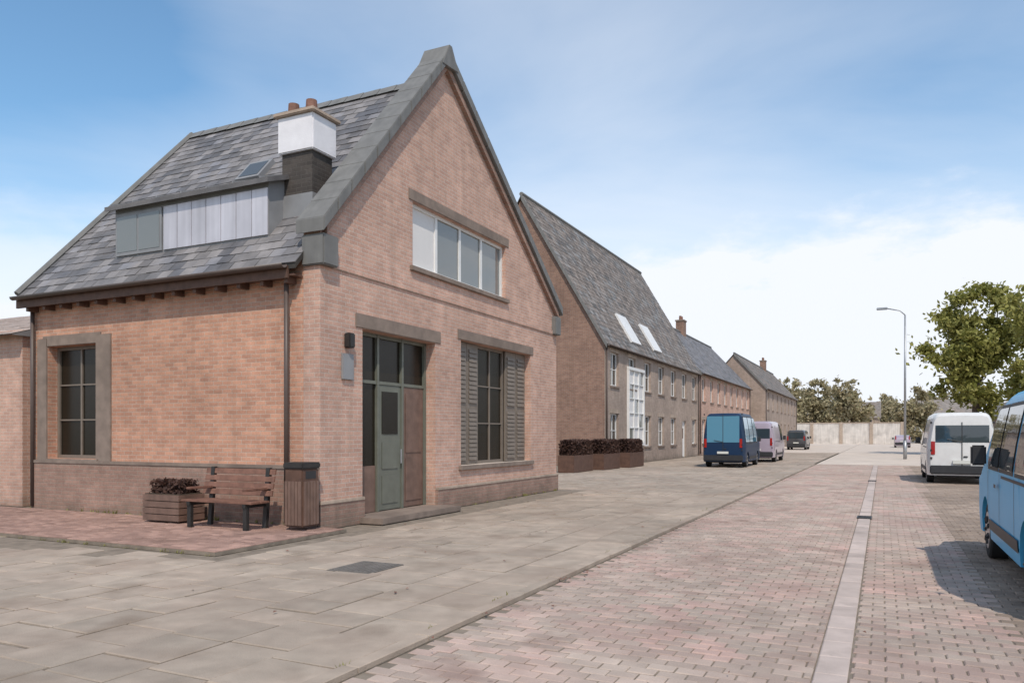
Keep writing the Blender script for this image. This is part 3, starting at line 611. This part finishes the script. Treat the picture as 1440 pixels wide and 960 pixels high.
hE = house('low_brick_building', 56, 92, -15.2, -7.0, 3.0, 3.0, M['brick_brown'], M['brick_brown'], M['slate_brown'], 'x', 2, seed=6, tiles=False, storeys=1) if False else None
lb = empty('low_brick_building', P(60, -17.5), label='low brown brick building with pitched roof under the olive tree behind the white van', cat='building')
MB().box((0, -7, 0), (34, 0, 3.1)).build('wall', M['brick_grey'], lb)
MB().add([(-.3, .35, 2.95), (34.3, .35, 2.95), (34.3, -3.5, 5.2), (-.3, -3.5, 5.2), (-.3, -7.35, 2.95), (34.3, -7.35, 2.95)], [(0, 1, 2, 3), (3, 2, 5, 4), (0, 3, 4), (1, 5, 2)]).build('roof', M['slate_brown'], lb)
for k in range(6): MB().box((2+k*5.4, .003, .9), (3.6+k*5.4, .05, 2.3)).build('window', M['white'], lb); 
for k in range(6):
    for q in range(2): MB().box((2.1+k*5.4+q*.74, .051, 1.0), (2.74+k*5.4+q*.74, .056, 2.2)).build('pane', M['glass'], lb)
for k in range(2): MB().box((-.05, -2.6-k*3, .9), (-.003, -1.2-k*3, 2.3)).build('window', M['white'], lb)
for k in range(2): MB().box((-.056, -2.5-k*3, 1.0), (-.051, -1.3-k*3, 2.2)).build('pane', M['glass'], lb)
# pale houses closing the street
for i, (u, v, wd, dp, ev, rg_, wmn, lab) in enumerate(((150, -14, 9, 9, 5.2, 8.0, 'white', 'white rendered cottage closing the far end of the road beside the lamp post'),
                                                  (165, 6, 14, 9, 5.0, 8.4, 'brick_grey', 'grey brick house among the distant trees left of the road end'),)):
    hh = empty('distant_house', P(u, v), label=lab, cat='house')
    wall('wall', wd, ev, [(1.5, 2.6, .9, 2.2), (wd-2.6, wd-1.5, .9, 2.2), (1.5, 2.6, 3.4, 4.6), (wd-2.6, wd-1.5, 3.4, 4.6)], M[wmn], hh, loc=(0, 0, 0), rz=-math.pi/2)
    for (x0, x1, z0, z1) in ((1.5, 2.6, .9, 2.2), (wd-2.6, wd-1.5, .9, 2.2), (1.5, 2.6, 3.4, 4.6), (wd-2.6, wd-1.5, 3.4, 4.6)): window(hh, x0, x1, z0, z1, 2, 1, sill=False, lintel=None, rz=-math.pi/2)
    MB().box((.36, -wd, 0), (dp, 0, ev)).build('wall', M[wmn], hh)
    MB().add([(-.3, -wd-.2, ev-.1), (-.3, .2, ev-.1), (dp/2, .2, rg_), (dp/2, -wd-.2, rg_), (dp+.3, .2, ev-.1), (dp+.3, -wd-.2, ev-.1)], [(0, 1, 2, 3), (3, 2, 4, 5), (0, 3, 5), (1, 4, 2)]).build('roof', M['slate_brown'], hh)

# ------------------------------------------------------------ trees
def tree(name, loc, H, cr, m, label, group=None, seed=1, leaves=9000, ls=.16, z0f=.2, sq=1.0, limbs=11, core=False):
    r = random.Random(seed); nr = np.random.default_rng(seed)
    t = empty(name, loc, 0, label=label, cat='tree', group=group)
    tk = MB(); tk.tube([(0, 0, -.1), (.05, .03, H*.2), (.12, -.05, H*.42), (0, .1, H*.62), (.1, 0, H*.85)], [H*.026, H*.02, H*.016, H*.01, .03], 9)
    cl = []
    for k in range(limbs):
        a = r.uniform(0, 6.28); h0 = H*r.uniform(.22, .6); rr = cr*r.uniform(.45, .95)*(1-.25*(h0/H)); h1 = h0+H*r.uniform(.08, .28)
        p1 = (math.cos(a)*rr*.5, math.sin(a)*rr*.5, (h0+h1)/2+H*.03); p2 = (math.cos(a)*rr, math.sin(a)*rr, h1)
        tk.tube([(0.05, 0, h0), p1, p2], [H*.009, H*.006, .02], 6); cl += [(p2, cr*r.uniform(.22, .4)), (p1, cr*r.uniform(.2, .35))]
        for q in range(2):
            p3 = (p2[0]*r.uniform(.6, 1.15)+r.uniform(-.6, .6), p2[1]*r.uniform(.6, 1.15)+r.uniform(-.6, .6), p2[2]+H*r.uniform(-.08, .15)); tk.tube([p1, p3], [.05, .015], 5); cl.append((p3, cr*r.uniform(.15, .3)))
    for k in range(int(limbs*3.2)):
        a = r.uniform(0, 6.28); zz = r.uniform(z0f, .96); ww = math.sin(math.pi*min(1, (zz-z0f+.08)/(1.05-z0f)))**.6; rr = cr*ww*r.uniform(.2, .85); cl.append(((math.cos(a)*rr, math.sin(a)*rr, H*zz), cr*r.uniform(.14, .32)))
    if core: cl += [((0, 0, H*.5), cr*.62), ((cr*.3, .2, H*.36), cr*.5), ((-cr*.3, 0, H*.64), cr*.5)]
    tk.build('trunk', M['bark'], t, smooth=True)
    wts = np.array([c[1]**2 for c in cl]); idx = nr.choice(len(cl), leaves, p=wts/wts.sum())
    cen = np.array([c[0] for c in cl])[idx]; rd = np.array([c[1] for c in cl])[idx]
    dv = nr.normal(size=(leaves, 3)); dv /= np.linalg.norm(dv, axis=1)[:, None]; rr = np.abs(nr.normal(size=leaves))*.52
    p = cen+dv*(rd*rr)[:, None]*np.array([1, 1, .8*sq])
    a = nr.normal(size=(leaves, 3)); a /= np.linalg.norm(a, axis=1)[:, None]; bb = nr.normal(size=(leaves, 3)); bb = np.cross(a, bb); bb /= np.linalg.norm(bb, axis=1)[:, None]
    s_ = (ls*(.6+.8*nr.random(leaves)))[:, None]
    V = np.stack([p-a*s_, p-bb*s_*.55, p+a*s_, p+bb*s_*.55], 1).reshape(-1, 3)
    me = bpy.data.meshes.new('crown'); me.from_pydata(V.tolist(), [], np.arange(leaves*4).reshape(-1, 4).tolist()); link('crown', me, m, t)
    return t
tree('street_tree', P(58, -14.8), 13.4, 4.3, M['leaf'], 'tall olive green tree standing behind the white van', seed=11, leaves=19000, ls=.2)
tree('street_tree', P(50, -18.6), 11.8, 3.9, M['leaf'], 'shorter olive green tree at the right edge above the blue van', seed=13, leaves=14000, ls=.18)
tree('small_tree', P(30, -16.8), 6.2, 2.0, M['leaf'], 'small dark green tree between the white van and the blue van', seed=15, leaves=6000, ls=.12)
TL = ['dull green tree at the left end of the row closing the street']+['dull green tree, %s from the left in the row closing the street' % w_ for w_ in ('second', 'third', 'fourth', 'fifth', 'sixth', 'seventh', 'eighth', 'ninth', 'tenth', 'eleventh', 'twelfth')]+['dull green tree at the right end of the row closing the street']
for i in range(13):
    u = 130+R.uniform(0, 60); v = 10-i*2.6+R.uniform(-1, 1)+(0)
    if -10.5 < v < -4.5: u = 215+R.uniform(0, 20)
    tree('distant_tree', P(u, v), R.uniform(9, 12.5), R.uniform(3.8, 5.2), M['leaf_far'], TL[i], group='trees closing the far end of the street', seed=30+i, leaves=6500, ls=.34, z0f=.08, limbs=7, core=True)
for i in range(3):
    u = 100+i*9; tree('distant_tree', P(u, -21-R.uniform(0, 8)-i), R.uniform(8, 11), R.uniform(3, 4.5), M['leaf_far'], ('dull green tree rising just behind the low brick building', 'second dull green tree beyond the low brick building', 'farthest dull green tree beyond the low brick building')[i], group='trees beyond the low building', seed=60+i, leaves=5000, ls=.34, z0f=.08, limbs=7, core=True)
# wooded low hill on the skyline
nr = np.random.default_rng(5)
hx = np.linspace(-900, 1300, 90); vs = []; fs = []
for i, x in enumerate(hx):
    h = 16+9*math.sin(x*.006+1)+5*math.sin(x*.017)+3*math.sin(x*.05)
    vs += [(x, 820, -1), (x, 860, h*.8), (x, 900, h), (x, 1100, 0)]
for i in range(len(hx)-1):
    for k in range(3): fs.append((i*4+k, (i+1)*4+k, (i+1)*4+k+1, i*4+k+1))
tag(MB().add(vs, fs).build('hills', M['grass'], smooth=True), kind='structure')
n = 26000; xs = nr.uniform(-700, 1200, n); vs = []; fs = []
for i in range(n):
    x = xs[i]; t = nr.random(); y = 825+t*70; h = (16+9*math.sin(x*.006+1)+5*math.sin(x*.017)+3*math.sin(x*.05))*min(1, t*1.3)+nr.random()*7
    s_ = nr.uniform(1, 2.6); a = nr.uniform(0, 3.14); dx, dy = math.cos(a)*s_, math.sin(a)*s_
    vs += [(x-dx, y-dy, h-s_*.6), (x+dx, y+dy, h-s_*.4), (x+dx*.7, y+dy, h+s_*.8), (x-dx*.8, y-dy, h+s_*.7)]; fs.append((4*i, 4*i+1, 4*i+2, 4*i+3))
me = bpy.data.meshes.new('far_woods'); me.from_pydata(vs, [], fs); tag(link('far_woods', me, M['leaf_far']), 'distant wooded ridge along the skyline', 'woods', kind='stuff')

# pale wall closing the street
bw = empty('boundary_wall', P(124, -11.5), label='long pale rendered wall across the far end of the street below the trees', cat='wall')
MB().box((0, 0, 0), (.4, 27, 3.3)).build('wall', M['buff_render'], bw)
MB().box((-.06, -.05, 3.3), (.46, 27.05, 3.45)).build('coping', M['stone'], bw)
for k in range(7): MB().box((-.14, k*4.4, 0), (-.003, k*4.4+.5, 3.5)).build('pier', M['stone'], bw)
# gully grates in the channel
for k, (u, lab) in enumerate(((6.2, 'nearer iron gully grate set in the pale channel line'), (19.0, 'farther iron gully grate set in the pale channel line'))):
    gr = empty('drain_grate', P(u, -8.13, -.006), label=lab, cat='drain grate', group='gully grates in the channel')
    q = MB().box((-.24, -.13, -.01), (.24, -.11, .006)).box((-.24, .11, -.01), (.24, .13, .006)).box((-.24, -.11, -.01), (-.22, .11, .006)).box((.22, -.11, -.01), (.24, .11, .006)); q.build('frame', M['iron'], gr)
    q = MB()
    for m_ in range(9): q.box((-.205+m_*.047, -.11, -.008), (-.185+m_*.047, .11, .004))
    q.build('bars', M['iron'], gr)
# weeds along wall feet and in joints, a few fallen leaves
rw = random.Random(9); mb = MB()
def tuft(u, v, z0, s_):
    for k in range(rw.randint(5, 11)):
        a = rw.uniform(0, 6.28); l_ = s_*rw.uniform(.5, 1.2); dx, dy = math.cos(a), math.sin(a); p = Vector((u+rw.uniform(-.04, .04), v+rw.uniform(-.03, .03), z0)); t_ = p+Vector((dx*l_*.6, dy*l_*.6, l_)); w_ = Vector((-dy, dx, 0))*l_*.12
        mb.add([p-w_, p+w_, t_], [(0, 1, 2)])
for k in range(60): tuft(-.05-rw.random()*.03, rw.uniform(.2, 7.6), .062, rw.uniform(.03, .09)) if rw.random() < .7 else tuft(rw.uniform(3.9, 10.2), -.09, 0, rw.uniform(.03, .08))
for k in range(40): tuft(-2.78, rw.uniform(-.5, 9), .0, rw.uniform(.02, .06))
for k in range(50): tuft(rw.uniform(-6, 26), V_ED+.0, .0, rw.uniform(.015, .045))
for k in range(30): tuft(rw.uniform(10.4, 26), rw.uniform(3.2, 9), .0, rw.uniform(.04, .1))
tag(mb.build('weeds', M['leaf'], loc=P(0, 0), rz=ROT), 'small green weeds growing along the wall feet and paving joints', 'weeds', kind='stuff')
mb = MB()
for k in range(260):
    u, v = rw.uniform(-7, 22), rw.uniform(-13, 3.0)
    if -3 < u < 10.4 and v > -.7: v = -.7-rw.random()*.5
    if rw.random() < .45: v = V_ED-.15-rw.random()*.25
    a = rw.uniform(0, 6.28); l_ = rw.uniform(.015, .04); dx, dy = math.cos(a)*l_, math.sin(a)*l_; z0 = .014
    mb.add([(u-dx, v-dy, z0), (u+dy*.5, v-dx*.5, z0+rw.random()*.015), (u+dx, v+dy, z0+.004), (u-dy*.5, v+dx*.5, z0+rw.random()*.012)], [(0, 1, 2, 3)])
tag(mb.build('fallen_leaves', M['benchwood'], loc=P(0, 0), rz=ROT), 'small dry brown leaves scattered over the paving', 'fallen leaves', kind='stuff')

# ------------------------------------------------------------ vehicles
def vehicle(name, loc, rz, paint, label, cat, L_=5.2, W_=1.92, prof=None, belt=1.12, wins=(), roofz=2.0, wheel=.34, axles=(.95, 4.1), ws=None, rear_glass=None, zb=.28, bump='blackplastic', cg='carglass'):
    """x runs from the rear (0) to the front (L_); prof = [(x, top height)]"""
    t = empty(name, loc, rz, label=label, cat=cat)
    px = [p[0] for p in prof]; pz = [p[1] for p in prof]
    top = lambda x: float(np.interp(x, px, pz))
    def endw(x):   # plan rounding at both ends
        d = min(x, L_-x); return 1-.10*max(0, 1-d/.45)**2
    def halfw(x, z_):
        h = W_/2*endw(x)
        if z_ < .55: h *= .975+.025*max(0, (z_-.2)/.35)
        if z_ > belt: h -= .16*((z_-belt)/(roofz-belt))**1.35*min(1.2, roofz/1.9)
        return h
    bar_ = wheel+.07
    def bot(x):
        for a in axles:
            if abs(x-a) < bar_: return max(zb, wheel+math.sqrt(bar_**2-(x-a)**2)-.0)
        return zb
    st = sorted(set([round(x, 3) for x in np.linspace(0, L_, 66)]+[round(p, 3) for p in px]+[round(a+s*bar_, 3) for a in axles for s in (-1, 1)]+[round(a+s*bar_*.97, 3) for a in axles for s in (-1, 1)]))
    zfr = [0, .12, .3, .5, .66, .8, .9, .96, .99, 1.0]; rows = []
    mb = MB()
    for x in st:
        zt_, z0 = top(x), bot(x); ring = []
        for q in zfr:
            z_ = z0+(zt_-z0)*q; h = halfw(x, z_)
            if q > .9: h -= [0, 0, 0, 0, 0, 0, 0, .03, .085, .17][zfr.index(q)]
            ring.append((x, h, z_))
        full = ring+[(x, 0, zt_+.012)]+[(p[0], -p[1], p[2]) for p in reversed(ring)]
        rows.append(full)
    n_ = len(rows[0]); mb.add([p for r_ in rows for p in r_], [(i*n_+j, (i+1)*n_+j, (i+1)*n_+j+1, i*n_+j+1) for i in range(len(rows)-1) for j in range(n_-1)]+[(i*n_+n_-1, (i+1)*n_+n_-1, (i+1)*n_, i*n_) for i in range(len(rows)-1)]+[tuple(range(n_)), tuple(range((len(rows)-1)*n_, len(rows)*n_))[::-1]])
    body = mb.build('body', paint, t, smooth=True); body.data.set_sharp_from_angle(angle=rad(38))
    def side_patch(poly_f, nm, m_, off, sgn, x0, x1, par=None, nx=10, nz_=5):
        q = MB(); vs_ = []
        for i in range(nx+1):
            x = x0+(x1-x0)*i/nx; a, c = poly_f(x)
            for j in range(nz_+1): z_ = a+(c-a)*j/nz_; vs_.append((x, sgn*(halfw(x, z_)+off), z_))
        return q.add(vs_, [(i*(nz_+1)+j, (i+1)*(nz_+1)+j, (i+1)*(nz_+1)+j+1, i*(nz_+1)+j+1) for i in range(nx) for j in range(nz_)]).build(nm, m_, par or t, smooth=True)
    for (x0, x1) in wins:
        for sg in (-1, 1):
            f_ = lambda x: (belt+.02, min(top(x)-.13, roofz-.20))
            side_patch(lambda x: (belt-.02, min(top(x)-.10, roofz-.16)), 'window_seal', M['blackplastic'], .004, sg, x0-.03, x1+.03)
            side_patch(f_, 'side_window', M[cg], .010, sg, x0, x1)
    for sg in (-1, 1):
        side_patch(lambda x: (.40, .52), 'rub_strip', M['blackplastic'], .012, sg, axles[0]+bar_+.03, axles[1]-bar_-.03, nz_=2)
        for x in (wins[-1][1]+.06, wins[-1][0]-.08): side_patch(lambda z_: (.5, belt-.04), 'door_gap', M['blackplastic'], .002, sg, x-.008, x+.008, nx=1)
        side_patch(lambda x: (belt-.2, belt-.16), 'door_handle', M['blackplastic'], .03, sg, wins[-1][0]-.02, wins[-1][0]+.16, nx=2, nz_=1)
    def top_patch(x0, x1, inset, nm, m_, off=.012, lo=0):
        q = MB(); vs_ = []; n = 8
        for i in range(n+1):
            x = x0+(x1-x0)*i/n; z_ = top(x)
            for j in range(7): y = (halfw(x, z_)-inset)*(1-2*j/6); vs_.append((x+(off if x1 > L_/2 else -off), y, z_+off+.012*(1-abs(1-2*j/6))))
        return q.add(vs_, [(i*7+j, (i+1)*7+j, (i+1)*7+j+1, i*7+j+1) for i in range(n) for j in range(6)]).build(nm, m_, t, smooth=True)
    top_patch(ws[0], ws[1], .20, 'windscreen', M['carglass'])
    # rear end: glass, lamps, plate, bumper
    if rear_glass: 
        MB().box((-.012, -W_/2*.9+.14, rear_glass[0]), (-.002, W_/2*.9-.14, rear_glass[1])).build('rear_window', M[cg], t, bevel=.003)
        MB().box((-.018, -.012, .5), (-.0025, .012, rear_glass[1]+.1)).build('door_gap', M['blackplastic'], t)
    for sg in (-1, 1):
        y = sg*(W_/2*.9-.07); MB().box((-.03, y-.06, .95), (.04, y+.06, 1.38)).build('tail_light', M['lamp_red'], t, bevel=.01)
        y = sg*(W_/2*.9-.2); MB().box((L_-.10, y-.16, .68), (L_+.012, y+.16, .88)).build('headlight', M['lamp_clear'], t, bevel=.02)
        mx_ = ws[0]-.35 if ws[0] > ws[1] else ws[0]; mx_ = min(ws)+.1 if max(ws) > L_/2 else 0
        mr = MB().box((mx_, sg*(W_/2+.03)-.0, belt+.02), (mx_+.09, sg*(W_/2+.20), belt+.26)); mr.build('wing_mirror', M['blackplastic'], t, bevel=.02)
    MB().box((-.07, -W_/2*.92, .32), (.10, W_/2*.92, .60)).build('rear_bumper', M[bump], t, bevel=.03)
    MB().box((L_-.12, -W_/2*.92, .28), (L_+.06, W_/2*.92, .58)).build('front_bumper', M[bump], t, bevel=.03)
    if rear_glass:
        MB().tube([(-.03, 0, rear_glass[0]+.02), (-.035, .42, rear_glass[0]+.10)], .012, 6).build('wiper', M['blackplastic'], t)
        for sg in (-1, 1):
            for zz_ in (.8, 1.05, rear_glass[1]+.05): MB().box((-.03, sg*W_/2*.88-.03, zz_), (.01, sg*W_/2*.88+.03, zz_+.07)).build('hinge', M['blackplastic'], t, bevel=.005)
        MB().box((-.03, -.16, .86), (-.004, -.04, .91)).build('door_handle', M['blackplastic'], t, bevel=.008)
        side_patch(lambda x: (belt-.08, belt-.05), 'sliding_rail', M['blackplastic'], .006, 1, .5, 2.6, nz_=1); side_patch(lambda x: (belt-.08, belt-.05), 'sliding_rail', M['blackplastic'], .006, -1, .5, 2.6, nz_=1)
        for xx in (1.67,): 
            for sg in (-1, 1): side_patch(lambda z_: (.5, belt-.04), 'door_gap', M['blackplastic'], .002, sg, xx-.007, xx+.007, nx=1)
    MB().box((-.085, -.26, .66), (-.01, .26, .77)).build('number_plate', M['plate'], t)
    MB().box((L_+.0, -.4, .62), (L_+.02, .4, .84)).build('grille', M['blackplastic'], t)
    MB().box((.3, -W_/2+.3, zb-.06), (L_-.3, W_/2-.3, zb+.08)).build('underbody', M['blackplastic'], t)
    for a in axles:
        for sg in (-1, 1):
            y0 = sg*(W_/2-.03); y1 = sg*(W_/2-.24)
            wh = MB().tube([(a, y1, wheel), (a, y1*.98+y0*.02, wheel), (a, y0-sg*.02, wheel), (a, y0, wheel)], [wheel*.94, wheel, wheel, wheel*.93], 28).build('wheel', M['rubber'], t, smooth=True); wh.data.set_sharp_from_angle(angle=rad(30))
            MB().tube([(a, y0+sg*.004, wheel), (a, y0-sg*.03, wheel)], [wheel*.66, wheel*.6], 24).build('rim', M['alloy'], wh)
            for k in range(7):
                q = 2*math.pi*k/7; c, s_ = math.cos(q), math.sin(q); MB().tube([(a+c*wheel*.3, y0+sg*.006, wheel+s_*wheel*.3), (a+c*wheel*.5, y0+sg*.006, wheel+s_*wheel*.5)], wheel*.07, 6).build('rim_slot', M['blackplastic'], wh)
    return t
VAN = [(0, 1.55), (.03, 1.90), (.14, 1.97), (1.5, 2.0), (3.2, 1.99), (3.55, 1.93), (4.25, 1.18), (4.4, 1.12), (4.95, .98), (5.12, .82), (5.2, .55)]
bv = vehicle('blue_van', P(-2.45, -10.62, -.018), ROT, M['bluepaint'], 'bright blue panel van parked nearest, cut off by the right edge', 'van', prof=VAN, wins=((.5, 1.6), (1.75, 2.75), (2.85, 3.75)), ws=(4.2, 3.58), rear_glass=(1.15, 1.75))
bv.scale = (1, 1, 1.07)
HV = [(0, 1.9), (.03, 2.2), (.14, 2.30), (1.5, 2.34), (3.3, 2.33), (3.7, 2.22), (4.4, 1.3), (4.55, 1.22), (5.05, 1.05), (5.2, .85), (5.3, .55)]
vehicle('white_van', P(18.4, -10.75, -.018), ROT, M['whitepaint'], 'white delivery van parked ahead of the bright blue van with its rear doors facing us', 'van', L_=5.3, W_=1.98, prof=HV, belt=1.25, roofz=2.34, wins=((3.0, 3.9),), ws=(4.35, 3.75), rear_glass=(1.35, 1.9), axles=(1.0, 4.2))
HN = [(x, z_*1.12) for x, z_ in HV]
vehicle('navy_van', P(27.2, -1.6, .0), ROT, M['navypaint'], 'navy blue van parked by the houses on the left of the street', 'van', L_=5.3, W_=2.0, prof=HN, belt=1.2, roofz=2.6, wins=((.4, 1.5), (1.65, 2.8), (3.0, 3.9)), ws=(4.35, 3.75), rear_glass=(1.2, 2.45), axles=(1.0, 4.2), cg='carglass_sky')
CAR = [(0, 1.0), (.05, 1.12), (.35, 1.38), (.9, 1.46), (2.1, 1.46), (2.4, 1.40), (3.1, .98), (3.9, .86), (4.15, .7), (4.22, .5)]
vehicle('silver_van', P(35.0, -2.0), ROT, M['silverpaint'], 'lilac silver van parked just beyond the navy van', 'van', L_=5.3, W_=1.98, prof=HV, belt=1.25, roofz=2.34, wins=((3.0, 3.9),), ws=(4.35, 3.75), rear_glass=(1.35, 1.9), axles=(1.0, 4.2))
vehicle('grey_van', P(72, -.6), ROT, M['greypaint'], 'dark grey van far down the street by the last house', 'van', L_=5.2, W_=1.9, prof=VAN, wins=((.5, 1.6), (1.75, 2.75), (2.85, 3.75)), ws=(4.2, 3.58), rear_glass=(1.15, 1.75))
vehicle('distant_car', P(92, -10.6), ROT, M['silverpaint'], 'pale hatchback parked on the right far beyond the white van', 'car', L_=4.22, W_=1.76, prof=CAR, belt=.92, roofz=1.46, wins=((.55, 1.4), (1.5, 2.45)), ws=(3.05, 2.45), axles=(.75, 3.35), wheel=.31, zb=.22)

# ------------------------------------------------------------ street furniture
lp = empty('street_lamp', P(45, -9.75), label='tall galvanised street lamp on the right of the road before the trees', cat='street lamp')
MB().tube([(0, 0, 0), (0, 0, 1.2)], .11, 12).build('base', M['steel'], lp, smooth=True)
MB().tube([(0, 0, 1.2), (0, 0, 9.2)], [.08, .05], 10).build('pole', M['steel'], lp, smooth=True)
MB().tube([(0, 0, 9.2), (0, .3, 9.5), (0, 1.1, 9.7)], .035, 8).build('arm', M['steel'], lp, smooth=True)
MB().box((-.14, 1.0, 9.62), (.14, 1.65, 9.76)).build('lamp_head', M['steel'], lp, bevel=.03)
# timber bench against the side wall
bn = empty('park_bench', P(-.62, .50, .065), label='reddish brown timber bench against the side wall beside the litter bin', cat='bench')
BL = 1.55
for k in range(4): MB().box((-.42+k*.105, 0, .42), (-.33+k*.105, BL, .455)).build('seat_slat', M['benchwood'], bn, bevel=.006)
for k in range(4): MB().obox((.03+k*.025, 0, .52+k*.115), (.03, 0, .0), (0, BL, 0), (.018, 0, .09)).build('back_slat', M['benchwood'], bn, bevel=.006)
for y in (.12, BL-.2):
    MB().box((-.40, y, 0), (-.34, y+.08, .41)).build('leg', M['iron'], bn); MB().obox((.02, y, 0), (.06, 0, 0), (0, .08, 0), (.09, 0, .98)).build('leg', M['iron'], bn)
    MB().box((-.42, y+.005, .36), (.06, y+.075, .418)).build('seat_bearer', M['iron'], bn); MB().box((-.42, y-.01, .62), (.08, y+.09, .66)).build('armrest', M['benchwood'], bn, bevel=.01)
# litter bin
lbn = empty('litter_bin', P(-.42, .02, .065), label='dark brown litter bin at the building corner', cat='litter bin')
MB().box((-.24, -.22, .05), (.24, .22, .98)).build('body', M['soffit'], lbn, bevel=.02)
for k in range(5):
    MB().box((-.265, -.20+k*.083, .08), (-.242, -.13+k*.083, .78)).build('slat', M['brownpaint'], lbn); MB().box((-.21+k*.089, -.243, .08), (-.14+k*.089, -.222, .78)).build('slat', M['brownpaint'], lbn)
MB().box((-.27, -.25, .98), (.27, .25, 1.08)).build('lid', M['iron'], lbn, bevel=.02)
MB().box((-.15, -.226, .82), (.15, -.2215, .94)).build('slot', M['blackplastic'], lbn)
def shrub(loc, r_, h_, m_, par_label, name, cat, n=1800, ls=.05, seed=3, group=None):
    pass
def leaves_mesh(nm, n, cx_, sx, sy, z0, z1, ls, seed, m_, parent):
    nr = np.random.default_rng(seed); p = np.stack([nr.uniform(-sx, sx, n), nr.uniform(-sy, sy, n), z0+(z1-z0)*nr.random(n)**1.3], 1)
    p[:, 0] += cx_; a = nr.normal(size=(n, 3)); a /= np.linalg.norm(a, axis=1)[:, None]; bb = np.cross(a, nr.normal(size=(n, 3))); bb /= np.linalg.norm(bb, axis=1)[:, None]; s_ = (ls*(.5+nr.random(n)))[:, None]
    V = np.stack([p-a*s_, p-bb*s_*.5, p+a*s_, p+bb*s_*.5], 1).reshape(-1, 3); me = bpy.data.meshes.new(nm); me.from_pydata(V.tolist(), [], np.arange(n*4).reshape(-1, 4).tolist()); return link(nm, me, m_, parent)
for o_ in [lbn]: o_.scale = (.82, .82, 1.0)
# planter with dark plant
pt = empty('wooden_planter', P(-.5, 2.85, .065), label='brown timber planter with a low dark shrub below the side wall', cat='planter')
for k in range(4): MB().box((-.28, -.45, .03+k*.115), (.28, .45, .135+k*.115)).build('board', M['brownpaint'], pt, bevel=.006)
MB().box((-.25, -.42, .48), (.25, .42, .495)).build('soil', M['soil'], pt)
leaves_mesh('shrub_leaves', 1100, 0, .22, .36, .5, .72, .05, 4, M['leaf_dark'], pt)
# dark planter troughs before the tall house
t0 = empty('planter_trough', P(19.3, 3.3), label='nearest of the dark trough planters, right of the gabled building corner', cat='planter', group='dark trough planters before the tall house')
MB().box((0, -.35, 0), (2.4, .35, .72)).build('trough', M['soffit'], t0, bevel=.02)
MB().box((.05, -.3, .70), (2.35, .3, .725)).build('soil', M['soil'], t0)
sh = leaves_mesh('shrub_leaves', 4500, 1.2, 1.15, .33, .73, 1.35, .07, 5, M['leaf_dark'], t0)
for k, lab in enumerate(('middle one of the dark trough planters, before the tall house end wall', 'farthest of the dark trough planters, nearest the white bay')):
    c = t0.copy(); C.objects.link(c); q = P(19.3+2.9*(k+1), 3.3-.3*(k+1)); c.location = q; c['label'] = lab
    for chd in list(t0.children):
        d = chd.copy(); C.objects.link(d); d.parent = c
